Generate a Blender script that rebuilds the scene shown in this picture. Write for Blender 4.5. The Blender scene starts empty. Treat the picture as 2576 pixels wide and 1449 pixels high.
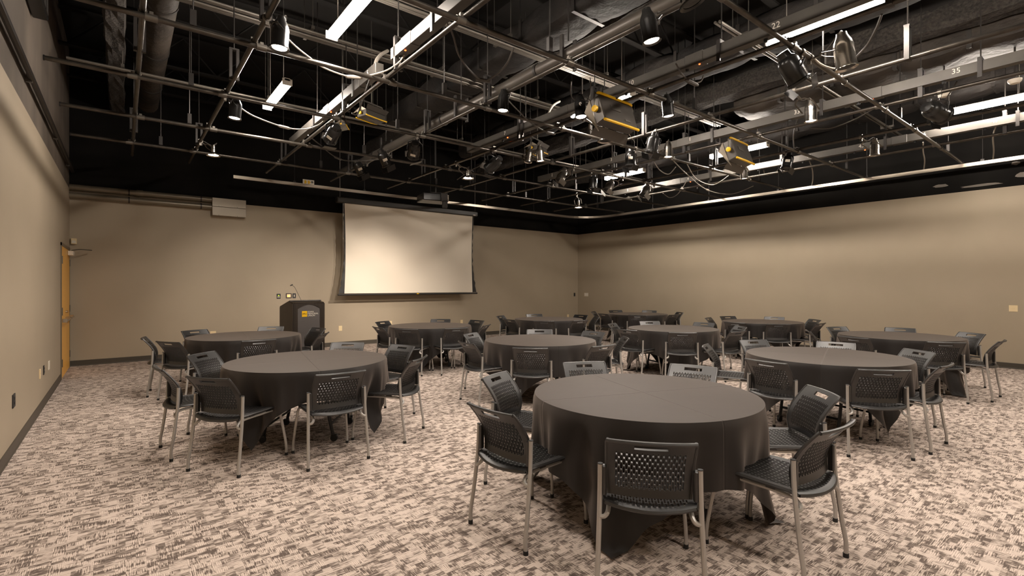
import bpy, math, random
from mathutils import Vector, Matrix
random.seed(7)
S = bpy.context.scene
COL = S.collection
PI = math.pi
R = math.radians

# ------------------------------------------------------------------ camera, world, exposure
TH = R(38.2)            # the room is axis aligned; the camera looks 38.2 degrees right of straight ahead
CAMH = 1.51
FPX, HY, CX = 1245.0, 718.0, 1288.0
cam_d = bpy.data.cameras.new('camera'); cam = bpy.data.objects.new('camera', cam_d); COL.objects.link(cam)
cam.location = (0, 0, CAMH); cam.rotation_euler = (R(90), 0, -TH)
cam_d.sensor_width = 36.0; cam_d.lens = FPX / 2576 * 36.0
cam_d.shift_y = (HY - 724.5) / 2576.0
cam_d.clip_start = 0.02
S.camera = cam
w = bpy.data.worlds.new('world'); S.world = w; w.use_nodes = True
w.node_tree.nodes['Background'].inputs[0].default_value = (1.0, .88, .76, 1)
w.node_tree.nodes['Background'].inputs[1].default_value = 0.0
S.view_settings.view_transform = 'Standard'; S.view_settings.look = 'None'
S.view_settings.exposure = 1.35; S.view_settings.gamma = 1.0
S.view_settings.use_curve_mapping = False
TUBE_L = 74.0           # radiance of the fluorescent tubes
CAN_W = 26.0            # watts of each lit can light
LIGHT_C = (1.0, .87, .75)

# room limits
XL, XR, YB, YF = -.777, 12.69, 12.35, -2.2
ZG, ZC = 3.31, 5.9      # top of the grey paint, deck

# ------------------------------------------------------------------ helpers
def C3(r, g, b):
    f = lambda c: ((c/255+.055)/1.055)**2.4 if c > 10 else c/255/12.92
    return (f(r), f(g), f(b), 1)

def un(px, py, z):
    """ground-plan point seen at a pixel of the photograph, at height z"""
    d = FPX*(CAMH-z)/(py-HY); r = (px-CX)/FPX*d
    return Vector((r*math.cos(TH)+d*math.sin(TH), -r*math.sin(TH)+d*math.cos(TH), z))

MATS = {}
def mat(name, col, rough=.6, metal=0., spec=.5, emit=None, es=0., sheen=0.):
    m = bpy.data.materials.new(name); m.use_nodes = True
    b = m.node_tree.nodes['Principled BSDF']
    b.inputs['Base Color'].default_value = col if len(col) == 4 else (*col, 1)
    b.inputs['Roughness'].default_value = rough; b.inputs['Metallic'].default_value = metal
    b.inputs['Specular IOR Level'].default_value = spec
    if sheen: b.inputs['Sheen Weight'].default_value = sheen; b.inputs['Sheen Roughness'].default_value = .5
    if emit:
        b.inputs['Emission Color'].default_value = (*emit, 1); b.inputs['Emission Strength'].default_value = es
    MATS[name] = m
    return m

def noise_mat(name, c1, c2, scale=4., rough=.6, metal=0., bump=0., bscale=None, stretch=None, spec=.5, detail=4, lo=.35, hi=.65):
    m = mat(name, c1, rough, metal, spec); nt = m.node_tree; N = nt.nodes; L = nt.links
    b = N['Principled BSDF']
    tc = N.new('ShaderNodeTexCoord'); mp = N.new('ShaderNodeMapping'); L.new(tc.outputs['Object'], mp.inputs[0])
    if stretch: mp.inputs['Scale'].default_value = stretch
    n = N.new('ShaderNodeTexNoise'); n.inputs['Scale'].default_value = scale; n.inputs['Detail'].default_value = detail
    L.new(mp.outputs[0], n.inputs['Vector'])
    r = N.new('ShaderNodeValToRGB'); r.color_ramp.elements[0].position = lo; r.color_ramp.elements[1].position = hi
    r.color_ramp.elements[0].color = c1; r.color_ramp.elements[1].color = c2
    L.new(n.outputs['Fac'], r.inputs[0]); L.new(r.outputs[0], b.inputs['Base Color'])
    if bump:
        n2 = N.new('ShaderNodeTexNoise'); n2.inputs['Scale'].default_value = bscale or scale; n2.inputs['Detail'].default_value = 6
        L.new(mp.outputs[0], n2.inputs['Vector'])
        bp = N.new('ShaderNodeBump'); bp.inputs['Strength'].default_value = bump; bp.inputs['Distance'].default_value = .02
        L.new(n2.outputs['Fac'], bp.inputs['Height']); L.new(bp.outputs[0], b.inputs['Normal'])
    return m

class MB:
    def __init__(s): s.v = []; s.f = []
    def add(s, vs, fs):
        o = len(s.v); s.v += [tuple(p) for p in vs]; s.f += [tuple(i+o for i in f) for f in fs]; return s
    def box(s, c, d, M=None):
        x, y, z = d[0]/2, d[1]/2, d[2]/2; c = Vector(c)
        vs = [Vector((a*x, b*y, e*z)) for a in (-1, 1) for b in (-1, 1) for e in (-1, 1)]
        vs = [(M @ p if M else p)+c for p in vs]
        return s.add(vs, [(0,1,3,2),(4,6,7,5),(0,4,5,1),(2,3,7,6),(0,2,6,4),(1,5,7,3)])
    def bevbox(s, c, d, b, M=None):
        x, y, z = d[0]/2, d[1]/2, d[2]/2; c = Vector(c)
        vs = []; 
        for a in (-1, 1):
            for e in (-1, 1):
                for g in (-1, 1):
                    vs += [Vector((a*(x-b), e*(y-b), g*z)), Vector((a*(x-b), e*y, g*(z-b))), Vector((a*x, e*(y-b), g*(z-b)))]
        vs = [(M @ p if M else p)+c for p in vs]
        ix = lambda a, e, g, k: ((a > 0)*4+(e > 0)*2+(g > 0))*3+k
        fs = [[ix(a,-1,g,0) if False else 0] for a in () for g in ()]
        for g in (-1, 1):
            q = [ix(-1,-1,g,0), ix(1,-1,g,0), ix(1,1,g,0), ix(-1,1,g,0)]; fs.append(q if g > 0 else q[::-1])
        for e in (-1, 1):
            q = [ix(-1,e,-1,1), ix(1,e,-1,1), ix(1,e,1,1), ix(-1,e,1,1)]; fs.append(q if e < 0 else q[::-1])
        for a in (-1, 1):
            q = [ix(a,-1,-1,2), ix(a,1,-1,2), ix(a,1,1,2), ix(a,-1,1,2)]; fs.append(q if a > 0 else q[::-1])
        for e in (-1, 1):
            for g in (-1, 1): fs.append([ix(-1,e,g,0), ix(1,e,g,0), ix(1,e,g,1), ix(-1,e,g,1)])
        for a in (-1, 1):
            for g in (-1, 1): fs.append([ix(a,-1,g,0), ix(a,1,g,0), ix(a,1,g,2), ix(a,-1,g,2)])
        for a in (-1, 1):
            for e in (-1, 1): fs.append([ix(a,e,-1,1), ix(a,e,1,1), ix(a,e,1,2), ix(a,e,-1,2)])
        for a in (-1, 1):
            for e in (-1, 1):
                for g in (-1, 1): fs.append([ix(a,e,g,0), ix(a,e,g,1), ix(a,e,g,2)])
        return s.add(vs, fs)
    def tube(s, pts, r, n=8, caps=True, flat=1.0, rs=None):
        P = [Vector(p) for p in pts]; vs = []; fs = []
        t0 = (P[1]-P[0]).normalized()
        up = Vector((0, 0, 1)) if abs(t0.z) < .9 else Vector((0, 1, 0))
        nx = t0.cross(up).normalized()
        for i, p in enumerate(P):
            t = (P[min(i+1, len(P)-1)]-P[max(i-1, 0)])
            t = t.normalized() if t.length > 1e-9 else t0
            nx = (nx-t*nx.dot(t)); nx = nx.normalized() if nx.length > 1e-6 else t.orthogonal().normalized()
            ny = t.cross(nx)
            rr = rs[i] if rs else r
            for k in range(n):
                a = 2*PI*k/n; vs.append(p+nx*(rr*math.cos(a))+ny*(rr*flat*math.sin(a)))
        for i in range(len(P)-1):
            for k in range(n):
                a, b = i*n+k, i*n+(k+1) % n; fs.append((a, b, b+n, a+n))
        if caps: fs.append(tuple(range(n))[::-1]); fs.append(tuple((len(P)-1)*n+k for k in range(n)))
        return s.add(vs, fs)
    def lathe(s, prof, n=20, M=None, close=False):
        vs = []; fs = []
        for r, z in prof:
            for k in range(n):
                a = 2*PI*k/n; p = Vector((r*math.cos(a), r*math.sin(a), z)); vs.append(M @ p if M else p)
        for i in range(len(prof)-1):
            for k in range(n):
                a, b = i*n+k, i*n+(k+1) % n; fs.append((a, b, b+n, a+n))
        if close: fs.append(tuple(range(n))[::-1]); fs.append(tuple((len(prof)-1)*n+k for k in range(n)))
        return s.add(vs, fs)
    def prism(s, poly, M, h):
        """polygon in the local xy plane extruded by h along local z"""
        n = len(poly)
        vs = [M @ Vector((x, y, 0)) for x, y in poly]+[M @ Vector((x, y, h)) for x, y in poly]
        fs = [tuple(range(n))[::-1], tuple(range(n, 2*n))]+[(i, (i+1) % n, (i+1) % n+n, i+n) for i in range(n)]
        return s.add(vs, fs)
    def mesh(s, name, m, smooth=None):
        me = bpy.data.meshes.new(name); me.from_pydata(s.v, [], s.f); me.update()
        me.materials.append(m)
        import bmesh
        bm = bmesh.new(); bm.from_mesh(me); bmesh.ops.recalc_face_normals(bm, faces=bm.faces); bm.to_mesh(me); bm.free()
        if smooth:
            me.shade_smooth(); me.set_sharp_from_angle(angle=R(smooth))
        return me
    def build(s, name, m, parent=None, smooth=None, loc=None):
        o = bpy.data.objects.new(name, s.mesh(name, m, smooth)); COL.objects.link(o)
        if parent: o.parent = parent
        if loc: o.location = loc
        return o

def tag(o, label, cat, group=None):
    o['label'] = label; o['category'] = cat
    if group: o['group'] = group
    return o
def thing(name, label, cat, loc=(0, 0, 0), rz=0, group=None):
    o = bpy.data.objects.new(name, None); COL.objects.link(o); o.empty_display_size = .1
    o.location = loc; o.rotation_euler = (0, 0, rz)
    return tag(o, label, cat, group)
def struct(o): o['kind'] = 'structure'; return o
def local(parent, p): return Vector(p)-parent.location       # for unrotated roots
def copy_tree(o, parent=None):
    c = o.copy(); COL.objects.link(c)
    for k in list(c.keys()):
        if parent is not None and k in ('category', 'group'): del c[k]
    c.parent = parent
    for ch in list(o.children): copy_tree(ch, c)
    return c
def curve(pts, n=6):
    P = [Vector(p) for p in pts]; out = []
    for i in range(len(P)-1):
        p0 = P[max(i-1, 0)]; p1 = P[i]; p2 = P[i+1]; p3 = P[min(i+2, len(P)-1)]
        for k in range(n):
            t = k/n
            out.append(.5*((2*p1)+(p2-p0)*t+(2*p0-5*p1+4*p2-p3)*t*t+(3*p1-p0-3*p2+p3)*t**3))
    out.append(P[-1]); return out
def text(name, body, size, M, m, parent=None, ext=.001, align='CENTER'):
    cu = bpy.data.curves.new(name, 'FONT'); cu.body = body; cu.size = size; cu.extrude = ext
    cu.align_x = align; cu.align_y = 'CENTER'; cu.resolution_u = 3
    o = bpy.data.objects.new('tmp', cu); COL.objects.link(o)
    bpy.context.view_layer.update()
    me = bpy.data.meshes.new_from_object(o.evaluated_get(bpy.context.evaluated_depsgraph_get()))
    bpy.data.objects.remove(o); bpy.data.curves.remove(cu)
    me.name = name; me.materials.clear(); me.materials.append(m); me.transform(M)
    o = bpy.data.objects.new(name, me); COL.objects.link(o)
    if parent: o.parent = parent
    return o
def frame_mat(o, x, y, z=None):
    x = Vector(x).normalized(); y = Vector(y).normalized(); z = x.cross(y)
    return Matrix(((x.x, y.x, z.x, o[0]), (x.y, y.y, z.y, o[1]), (x.z, y.z, z.z, o[2]), (0, 0, 0, 1)))

# ------------------------------------------------------------------ materials
wallm = noise_mat('grey wall paint', (.358, .297, .216, 1), (.376, .312, .228, 1), 1.2, .55, bump=.03, bscale=60, spec=.35)
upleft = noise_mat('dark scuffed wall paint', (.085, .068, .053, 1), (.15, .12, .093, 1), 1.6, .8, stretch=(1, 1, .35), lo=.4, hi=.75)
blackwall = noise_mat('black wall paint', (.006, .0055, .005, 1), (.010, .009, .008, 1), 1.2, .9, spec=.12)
deckm = mat('black deck paint', (.011, .010, .009), .9, 0, .15)
basem = mat('dark rubber baseboard', (.055, .045, .032), .5)
pipem = noise_mat('painted steel pipe', (.07, .061, .052, 1), (.105, .092, .077, 1), 9, .33, .75, stretch=(1, 1, 1))
darkpipe = mat('black painted steel', (.035, .031, .028), .42, .4)
racem = noise_mat('grey raceway paint', (.070, .063, .055, 1), (.088, .08, .069, 1), 3, .45, .3)
castm = mat('cast clamp metal', (.16, .145, .125), .4, .8)
plastic = mat('black chair plastic', (.008, .0072, .007), .42, 0, .95)
framem = mat('silver painted chair tube', (.45, .43, .405), .36, .5)
rubber = mat('black rubber', (.01, .01, .01), .6)
tablem = mat('black table metal', (.018, .018, .019), .4, .3)
topm = mat('table laminate', (.2, .17, .14), .5)
blackgloss = mat('black lamp housing', (.02, .019, .018), .25, .3)
chrome = mat('bright aluminium', (.62, .57, .5), .22, 1.0)
steelw = mat('galvanised steel', (.42, .38, .33), .35, .8)
yellowm = mat('yellow trim paint', (.85, .50, .004), .45)
whitem = mat('white plastic', (.72, .66, .56), .45)
ivorym = mat('ivory plastic', (.75, .60, .36), .45)
inkm = mat('white lettering', (.75, .70, .62), .6)
screenm = noise_mat('projection screen fabric', (.80, .72, .60, 1), (.83, .75, .63, 1), .8, .9, spec=.1)
blackcloth = mat('black screen masking', (.02, .018, .016), .55)
sockm = mat('dark socket', (.02, .02, .02), .5)
greym = mat('grey sheet metal', (.33, .285, .225), .42, .25)
ductp = mat('olive pipe paint', (.19, .16, .115), .35, .3)
cablem = mat('black cable jacket', (.06, .054, .048), .45)
cablew = mat('pale cable jacket', (.30, .27, .23), .45)
redm = mat('red pilot lamp', (.5, .03, .01), .4, emit=(1, .10, .02), es=2.5)
tubem = mat('fluorescent tube', (.9, .88, .84), .5, emit=(1.0, .895, .79), es=TUBE_L)
lensm = mat('lit lamp lens', (.8, .75, .68), .4, emit=(1.0, .80, .62), es=9.0)
trayw = mat('white enamel fixture', (.55, .50, .43), .5)
rough = noise_mat('sprayed fireproofing', (.018, .0155, .0135, 1), (.055, .047, .040, 1), 28, .95, bump=1.0, bscale=34)
wrapm = noise_mat('black foil duct wrap', (.02, .016, .013, 1), (.048, .038, .029, 1), 2.2, .62, bump=.9, bscale=9, spec=.3)
wood = noise_mat('honey maple veneer', (.82, .41, .058, 1), (.92, .50, .088, 1), 3.0, .35, stretch=(30, 30, 1.4), bump=.02)
lecternm = noise_mat('dark stained lectern wood', (.018, .013, .010, 1), (.035, .026, .019, 1), 2, .35, stretch=(20, 20, 1))
lecpanel = mat('slate grey lectern panel', (.105, .095, .092), .38, 0, .5)
screenblue = mat('lit touch panel', (.1, .1, .1), .3, emit=(1.0, .35, .15), es=.8)

def cloth_material():
    m = mat('black polyester cloth', (.010, .0078, .007), .60, 0, .45, sheen=.23); m.node_tree.nodes['Principled BSDF'].inputs['Sheen Tint'].default_value = (1, .82, .70, 1)
    nt = m.node_tree; N = nt.nodes; L = nt.links; b = N['Principled BSDF']
    tc = N.new('ShaderNodeTexCoord')
    n = N.new('ShaderNodeTexNoise'); n.inputs['Scale'].default_value = 2.6; n.inputs['Detail'].default_value = 5
    L.new(tc.outputs['Object'], n.inputs['Vector'])
    # ironed fold creases along the square of the cloth (fine relief)
    sp = N.new('ShaderNodeSeparateXYZ'); L.new(tc.outputs['Object'], sp.inputs[0])
    def crease(out, k):
        a = N.new('ShaderNodeMath'); a.operation = 'PINGPONG'; a.inputs[1].default_value = k
        ad = N.new('ShaderNodeMath'); ad.operation = 'ADD'; ad.inputs[1].default_value = 100*k*2
        L.new(out, ad.inputs[0]); L.new(ad.outputs[0], a.inputs[0])
        c = N.new('ShaderNodeMapRange'); c.inputs[1].default_value = 0; c.inputs[2].default_value = .007
        c.inputs[3].default_value = 0; c.inputs[4].default_value = 1; L.new(a.outputs[0], c.inputs[0]); return c.outputs[0]
    cr = N.new('ShaderNodeMath'); cr.operation = 'MULTIPLY'
    L.new(crease(sp.outputs[0], .56), cr.inputs[0]); L.new(crease(sp.outputs[1], .56), cr.inputs[1])
    mx = N.new('ShaderNodeMath'); mx.operation = 'MULTIPLY_ADD'; mx.inputs[1].default_value = .5
    L.new(n.outputs['Fac'], mx.inputs[0]); L.new(cr.outputs[0], mx.inputs[2])
    bp = N.new('ShaderNodeBump'); bp.inputs['Strength'].default_value = .35; bp.inputs['Distance'].default_value = .012
    L.new(mx.outputs[0], bp.inputs['Height']); L.new(bp.outputs[0], b.inputs['Normal'])
    return m
clothm = cloth_material()

def carpet_material():
    m = mat('patterned woven carpet', (.5, .4, .33), .95, 0, .1); nt = m.node_tree; N = nt.nodes; L = nt.links; b = N['Principled BSDF']
    tc = N.new('ShaderNodeTexCoord')
    def mapping(sx, sy, ox=0, oy=0):
        mp = N.new('ShaderNodeMapping'); mp.inputs['Scale'].default_value = (sx, sy, 1); mp.inputs['Location'].default_value = (ox, oy, 0)
        L.new(tc.outputs['Object'], mp.inputs[0]); return mp.outputs[0]
    def noise(vec, sc=1., det=2., rg=.5):
        n = N.new('ShaderNodeTexNoise'); n.inputs['Scale'].default_value = sc; n.inputs['Detail'].default_value = det; n.inputs['Roughness'].default_value = rg
        L.new(vec, n.inputs['Vector']); return n.outputs['Fac']
    def math2(op, a, bb):
        n = N.new('ShaderNodeMath'); n.operation = op
        for i, x in enumerate((a, bb)):
            if isinstance(x, (int, float)): n.inputs[i].default_value = x
            else: L.new(x, n.inputs[i])
        return n.outputs[0]
    def rng(x, a, c, lo=0., hi=1.):
        n = N.new('ShaderNodeMapRange'); n.inputs[1].default_value = a; n.inputs[2].default_value = c; n.inputs[3].default_value = lo; n.inputs[4].default_value = hi
        L.new(x, n.inputs[0]); return n.outputs[0]
    def snap(vec):
        n = N.new('ShaderNodeVectorMath'); n.operation = 'FLOOR'; L.new(vec, n.inputs[0]); return n.outputs[0]
    def white(vec):
        n = N.new('ShaderNodeTexWhiteNoise'); n.noise_dimensions = '2D'; L.new(vec, n.inputs['Vector']); return n.outputs['Value']
    # two layers of threads, crossing at right angles
    sx = noise(mapping(15, 165, 3, 1), 1., 2., .6); sy = noise(mapping(165, 15, 7, 5), 1., 2., .6)
    # rectangular woven patches that pick warp or weft
    cell = white(snap(mapping(17, 24, .3, .1)))
    pick = math2('GREATER_THAN', cell, .52)
    mixf = N.new('ShaderNodeMix'); L.new(pick, mixf.inputs[0]); L.new(sx, mixf.inputs[2]); L.new(sy, mixf.inputs[3])
    st = mixf.outputs[0]
    # blocks that are plain light, and blocks that are dark
    blk = white(snap(mapping(22, 34, .7, .4)))
    blk2 = white(snap(mapping(11, 46, .2, .9)))
    big = noise(mapping(11, 17), 1., 3., .6)
    bias = math2('ADD', math2('MULTIPLY', math2('SUBTRACT', blk, .5), .26), math2('MULTIPLY', math2('SUBTRACT', blk2, .5), .12))
    bias = math2('ADD', bias, math2('MULTIPLY', math2('SUBTRACT', big, .5), .46))
    v = math2('ADD', st, bias)
    v = rng(v, .36, .57)
    # loops of the weave
    w1 = N.new('ShaderNodeTexWave'); w1.wave_type = 'BANDS'; w1.bands_direction = 'Y'; w1.inputs['Scale'].default_value = 34; w1.inputs['Distortion'].default_value = 1.2
    L.new(tc.outputs['Object'], w1.inputs['Vector'])
    w2 = N.new('ShaderNodeTexWave'); w2.wave_type = 'BANDS'; w2.bands_direction = 'X'; w2.inputs['Scale'].default_value = 34; w2.inputs['Distortion'].default_value = 1.2
    L.new(tc.outputs['Object'], w2.inputs['Vector'])
    mw = N.new('ShaderNodeMix'); L.new(pick, mw.inputs[0]); L.new(w1.outputs['Fac'], mw.inputs[2]); L.new(w2.outputs['Fac'], mw.inputs[3])
    v2 = math2('MULTIPLY', v, rng(mw.outputs[0], 0, .5, .66, 1.))
    ramp = N.new('ShaderNodeValToRGB'); e = ramp.color_ramp.elements
    e[0].position = 0; e[0].color = (.12, .094, .08, 1)
    e[1].position = 1; e[1].color = (.625, .525, .458, 1)
    k = e.new(.5); k.color = (.34, .275, .232, 1)
    L.new(v2, ramp.inputs[0]); L.new(ramp.outputs[0], b.inputs['Base Color'])
    bp = N.new('ShaderNodeBump'); bp.inputs['Strength'].default_value = .25; bp.inputs['Distance'].default_value = .004
    L.new(v2, bp.inputs['Height']); L.new(bp.outputs[0], b.inputs['Normal'])
    return m
carpetm = carpet_material()

# ------------------------------------------------------------------ room shell
def slab(name, c, d, m): return struct(MB().box(c, d).build(name, m))
W_, D_ = XR-XL, YB-YF
cx, cy = (XL+XR)/2, (YB+YF)/2
slab('floor', (cx, cy, -.05), (W_+.4, D_+.4, .1), carpetm)
slab('ceiling', (cx, cy, ZC+.05), (W_+.4, D_+.4, .1), deckm)
# left wall with a door opening
DY0, DY1, DZ = 10.634, 12.23, 2.20
wl = MB(); t = .2
wl.box((XL-t/2, (YF+DY0)/2, ZG/2), (t, DY0-YF, ZG)); wl.box((XL-t/2, (DY1+YB)/2, ZG/2), (t, YB-DY1, ZG)); wl.box((XL-t/2, (DY0+DY1)/2, (ZG+DZ)/2), (t, DY1-DY0, ZG-DZ))
struct(wl.build('wall_left', wallm))
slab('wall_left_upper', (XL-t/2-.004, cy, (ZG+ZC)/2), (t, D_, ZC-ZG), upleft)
slab('wall_back', (cx, YB+t/2, ZG/2), (W_+.4, t, ZG), wallm)
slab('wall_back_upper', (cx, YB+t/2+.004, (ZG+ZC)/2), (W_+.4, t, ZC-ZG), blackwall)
slab('wall_right', (XR+t/2, cy, ZG/2), (t, D_, ZG), wallm)
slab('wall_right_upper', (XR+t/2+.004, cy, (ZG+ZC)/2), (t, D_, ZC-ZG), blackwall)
slab('wall_front', (cx, YF-t/2, ZG/2), (W_+.4, t, ZG), wallm)
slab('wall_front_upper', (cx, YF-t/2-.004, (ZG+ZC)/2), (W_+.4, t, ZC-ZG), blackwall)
def base(name, a, b, n):
    a = Vector(a); b = Vector(b); n = Vector(n); L_ = (b-a)
    M = frame_mat(a, n, (0, 0, 1))       # local x = out of the wall, y = up, z = along
    h = L_.length if M.col[2].to_3d().dot(L_) > 0 else -L_.length
    struct(MB().prism([(0, 0), (.014, 0), (.014, .012), (.009, .02), (.008, .096), (.004, .102), (0, .102)], M, h).build(name, basem))
base('baseboard_left', (XL, YF, 0), (XL, DY0-.02, 0), (1, 0, 0))
base('baseboard_back', (XL, YB, 0), (XR, YB, 0), (0, -1, 0))
base('baseboard_right', (XR, YF, 0), (XR, YB, 0), (-1, 0, 0))
base('baseboard_front', (XL, YF, 0), (XR, YF, 0), (0, 1, 0))
# pale ragged paint scuffs on the black band of the right wall
scuffm = mat('pale paint scuff', (.16, .14, .12), .8)
for (y, z, w_, h_, n) in ((2.45, 3.475, .26, .07, 0), (1.85, 3.395, .62, .05, 1), (1.32, 3.50, .20, .10, 2), (1.40, 3.72, .12, .07, 3)):
    k = 14; poly = []
    for i in range(k):
        a = 2*PI*i/k; rr = .75+.35*random.random(); poly.append((w_/2*rr*math.cos(a), h_/2*rr*math.sin(a)))
    o = MB().prism(poly, frame_mat((XR+.004, y, z), (0, -1, 0), (0, 0, 1)), .002).build('trim_%d' % (n+1), scuffm); struct(o)

# ------------------------------------------------------------------ door
def door():
    r = bpy.data.objects.new('door_1', None); COL.objects.link(r); r.location = (XL, (DY0+DY1)/2, 0); struct(r)
    P = lambda x, y, z: (x-XL, y-(DY0+DY1)/2, z)
    fr = MB(); fw = .05
    fr.box(P(XL-.05, DY0+fw/2, DZ/2), (.13, fw, DZ)); fr.box(P(XL-.05, DY1-fw/2, DZ/2), (.13, fw, DZ)); fr.box(P(XL-.05, (DY0+DY1)/2, DZ-fw/2), (.13, DY1-DY0, fw))
    fr.build('door_frame', mat('olive door frame paint', (.16, .125, .08), .4), r)
    mid = (DY0+DY1)/2; lw = (DY1-DY0)/2-fw-.004
    for s, c in ((0, DY0+fw+lw/2+.002), (1, DY1-fw-lw/2-.002)):
        lf = MB().bevbox(P(XL-.012, c, (DZ-fw)/2+.004), (.045, lw, DZ-fw-.012), .003).build('door_leaf', wood, r)
        hy = DY0+fw+.012 if s == 0 else DY1-fw-.012
        for z in (.26, 1.09, 1.92):
            MB().box(P(XL+.013, hy, z), (.012, .045, .12)).tube([P(XL+.018, hy-.01, z-.062), P(XL+.018, hy-.01, z+.062)], .007).build('hinge', castm, lf)
        # push bar
        MB().tube([P(XL+.075, c-lw*.42, .94), P(XL+.075, c+lw*.42, .94)], .013).box(P(XL+.04, c-lw*.4, .94), (.07, .04, .06)).box(P(XL+.04, c+lw*.4, .94), (.07, .04, .06)).build('push_bar', chrome, lf, 40)
        if s == 0: MB().lathe([(0, 0), (.022, 0), (.022, .03), (0, .03)], 12, Matrix.Translation(P(XL+.012, mid-.05, 1.06)) @ Matrix.Rotation(R(90), 4, 'Y')).build('lock_cylinder', chrome, lf, 40)
    cl = MB().bevbox(P(XL+.05, DY1-.35, DZ-.115), (.075, .26, .08), .006).build('door_closer', whitem, r)
    MB().tube([P(XL+.06, DY1-.35, DZ-.06), P(XL+.16, DY1-.2, DZ-.03), P(XL+.32, DY1-.02, DZ-.03)], .009, 6).build('closer_arm', castm, cl)
door()

# ------------------------------------------------------------------ chairs
def backprof(v):
    K = [(.130, .474), (.138, .525), (.132, .58), (.108, .64), (.068, .70), (.028, .75), (.0, .783)]
    x = v*(len(K)-1); i = min(int(x), len(K)-2); t_ = x-i
    p = [K[max(i-1, 0)], K[i], K[i+1], K[min(i+2, len(K)-1)]]
    return [.5*(2*p[1][j]+(p[2][j]-p[0][j])*t_+(2*p[0][j]-5*p[1][j]+4*p[2][j]-p[3][j])*t_*t_+(3*p[1][j]-p[0][j]-3*p[2][j]+p[3][j])*t_**3) for j in (0, 1)]
OFF = -.30              # chair origin: centre of its feet, so the top lip lies .30 behind it

def shell(us, vs, keep, surf, th):
    """a perforated sheet: grid of cells, some removed, given thickness th along the surface normal"""
    nu, nv = len(us), len(vs); mb = MB(); V = {}; F = []
    def P(i, j, s):
        k = (i, j, s)
        if k not in V:
            u, v = us[i], vs[j]; e = 1e-3
            p = Vector(surf(u, v)); du = Vector(surf(u+e, v))-Vector(surf(u-e, v)); dv = Vector(surf(u, v+e))-Vector(surf(u, v-e))
            n = du.cross(dv).normalized(); V[k] = len(mb.v); mb.v.append(tuple(p+n*(th/2*s)))
        return V[k]
    for i in range(nu-1):
        for j in range(nv-1):
            if not keep(i, j): continue
            mb.f.append((P(i, j, 1), P(i+1, j, 1), P(i+1, j+1, 1), P(i, j+1, 1)))
            mb.f.append((P(i, j, -1), P(i, j+1, -1), P(i+1, j+1, -1), P(i+1, j, -1)))
            for (di, dj, a, b) in ((-1, 0, (i, j), (i, j+1)), (1, 0, (i+1, j+1), (i+1, j)), (0, -1, (i+1, j), (i, j)), (0, 1, (i, j+1), (i+1, j+1))):
                ii, jj = i+di, j+dj
                if not (0 <= ii < nu-1 and 0 <= jj < nv-1) or not keep(ii, jj):
                    mb.f.append((P(*a, -1), P(*b, -1), P(*b, 1), P(*a, 1)))
    return mb

def chair_back():
    n = 27; a = .165; pitch = 2*a/n; us = [-.21, -.19]
    for c in range(n): us += [-a+pitch*(c+.17), -a+pitch*(c+.83)]
    us += [.19, .21]
    vs = [0, .05, .10]; y = .125; lab = {}
    j = 0
    while y < .75:
        lab[len(vs)] = j % 4; vs.append(y); y += (.020, .044)[j % 2]; j += 1
    top = len(vs); vs += [.78, .79, .885, .93, .97, 1.0]
    def keep(i, jj):
        if jj in lab and jj+1 in lab and 2 <= i < len(us)-3 and i % 2 == 0:
            c = (i-2)//2; k = lab[jj]
            return k == (0 if c % 2 == 0 else 2)
        if jj == top+1 and abs((us[i]+us[i+1])/2) < .078: return False
        return True
    def surf(u, v):
        f, z = backprof(max(0, min(1, v))); q = u/.21
        ww = u*(1-.05*max(0, .25-v)*4*abs(q)) * (1.0 if v < .93 else 1-.03*(v-.93)/.07*abs(q)**6)
        return (ww, f-.026*(1-q*q)+OFF, z)
    mb = shell(us, vs, keep, surf, .010)
    # the rolled top lip, the thick side ribs and the sockets that grip the frame
    pts = [Vector(surf(-.21+.42*k/12, 1))+Vector((0, -.004, -.004)) for k in range(13)]
    mb.tube(pts, .012, 8, True, .8)
    for s in (-1, 1):
        mb.tube([Vector(surf(s*.205, k/10)) for k in range(11)], .009, 6)
        mb.bevbox((s*.217, .112+OFF, .545), (.024, .034, .15), .006)
    return mb
def chair_seat():
    n = 25; a = .185; pitch = 2*a/n; us = [-.225, -.205]
    for c in range(n): us += [-a+pitch*(c+.17), -a+pitch*(c+.83)]
    us += [.205, .225]
    vs = [0, .025]; y = .045; lab = {}; j = 0
    while y < .90:
        lab[len(vs)] = j % 4; vs.append(y); y += (.020, .040)[j % 2]; j += 1
    vs += [.93, .97, 1.0]
    def keep(i, jj):
        if jj in lab and jj+1 in lab and 2 <= i < len(us)-3 and i % 2 == 0:
            return lab[jj] == (0 if ((i-2)//2) % 2 == 0 else 2)
        return True
    def surf(u, v):
        q = u/.225; back = .092-.05*(1-q*q); front = .535-.03*abs(q)**4
        yy = back+(front-back)*v
        z = .447+.012*q*q+.010*(1-min(1, v/.2))**2*0-.030*max(0, (v-.82)/.18)**2-.012*max(0, (.06-v)/.06)**2
        wv = u*(1-.06*max(0, (v-.9)/.1)**2-.05*max(0, (.08-v)/.08)**2)
        return (wv, yy+OFF, z)
    mb = shell(us, vs, keep, surf, .011)
    for s in (-1, 1):
        mb.tube([Vector(surf(s*.222, k/10))+Vector((0, 0, -.004)) for k in range(11)], .009, 6)
    mb.tube([Vector(surf(-.222+.444*k/10, 0))+Vector((0, 0, -.004)) for k in range(11)], .010, 6)
    mb.tube([Vector(surf(-.2+.4*k/10, 1))+Vector((0, 0, -.004)) for k in range(11)], .009, 6)
    for s in (-1, 1):
        for y_ in (.24, .42): mb.box((s*.19, y_+OFF, .431), (.03, .05, .016))
    return mb
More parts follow.
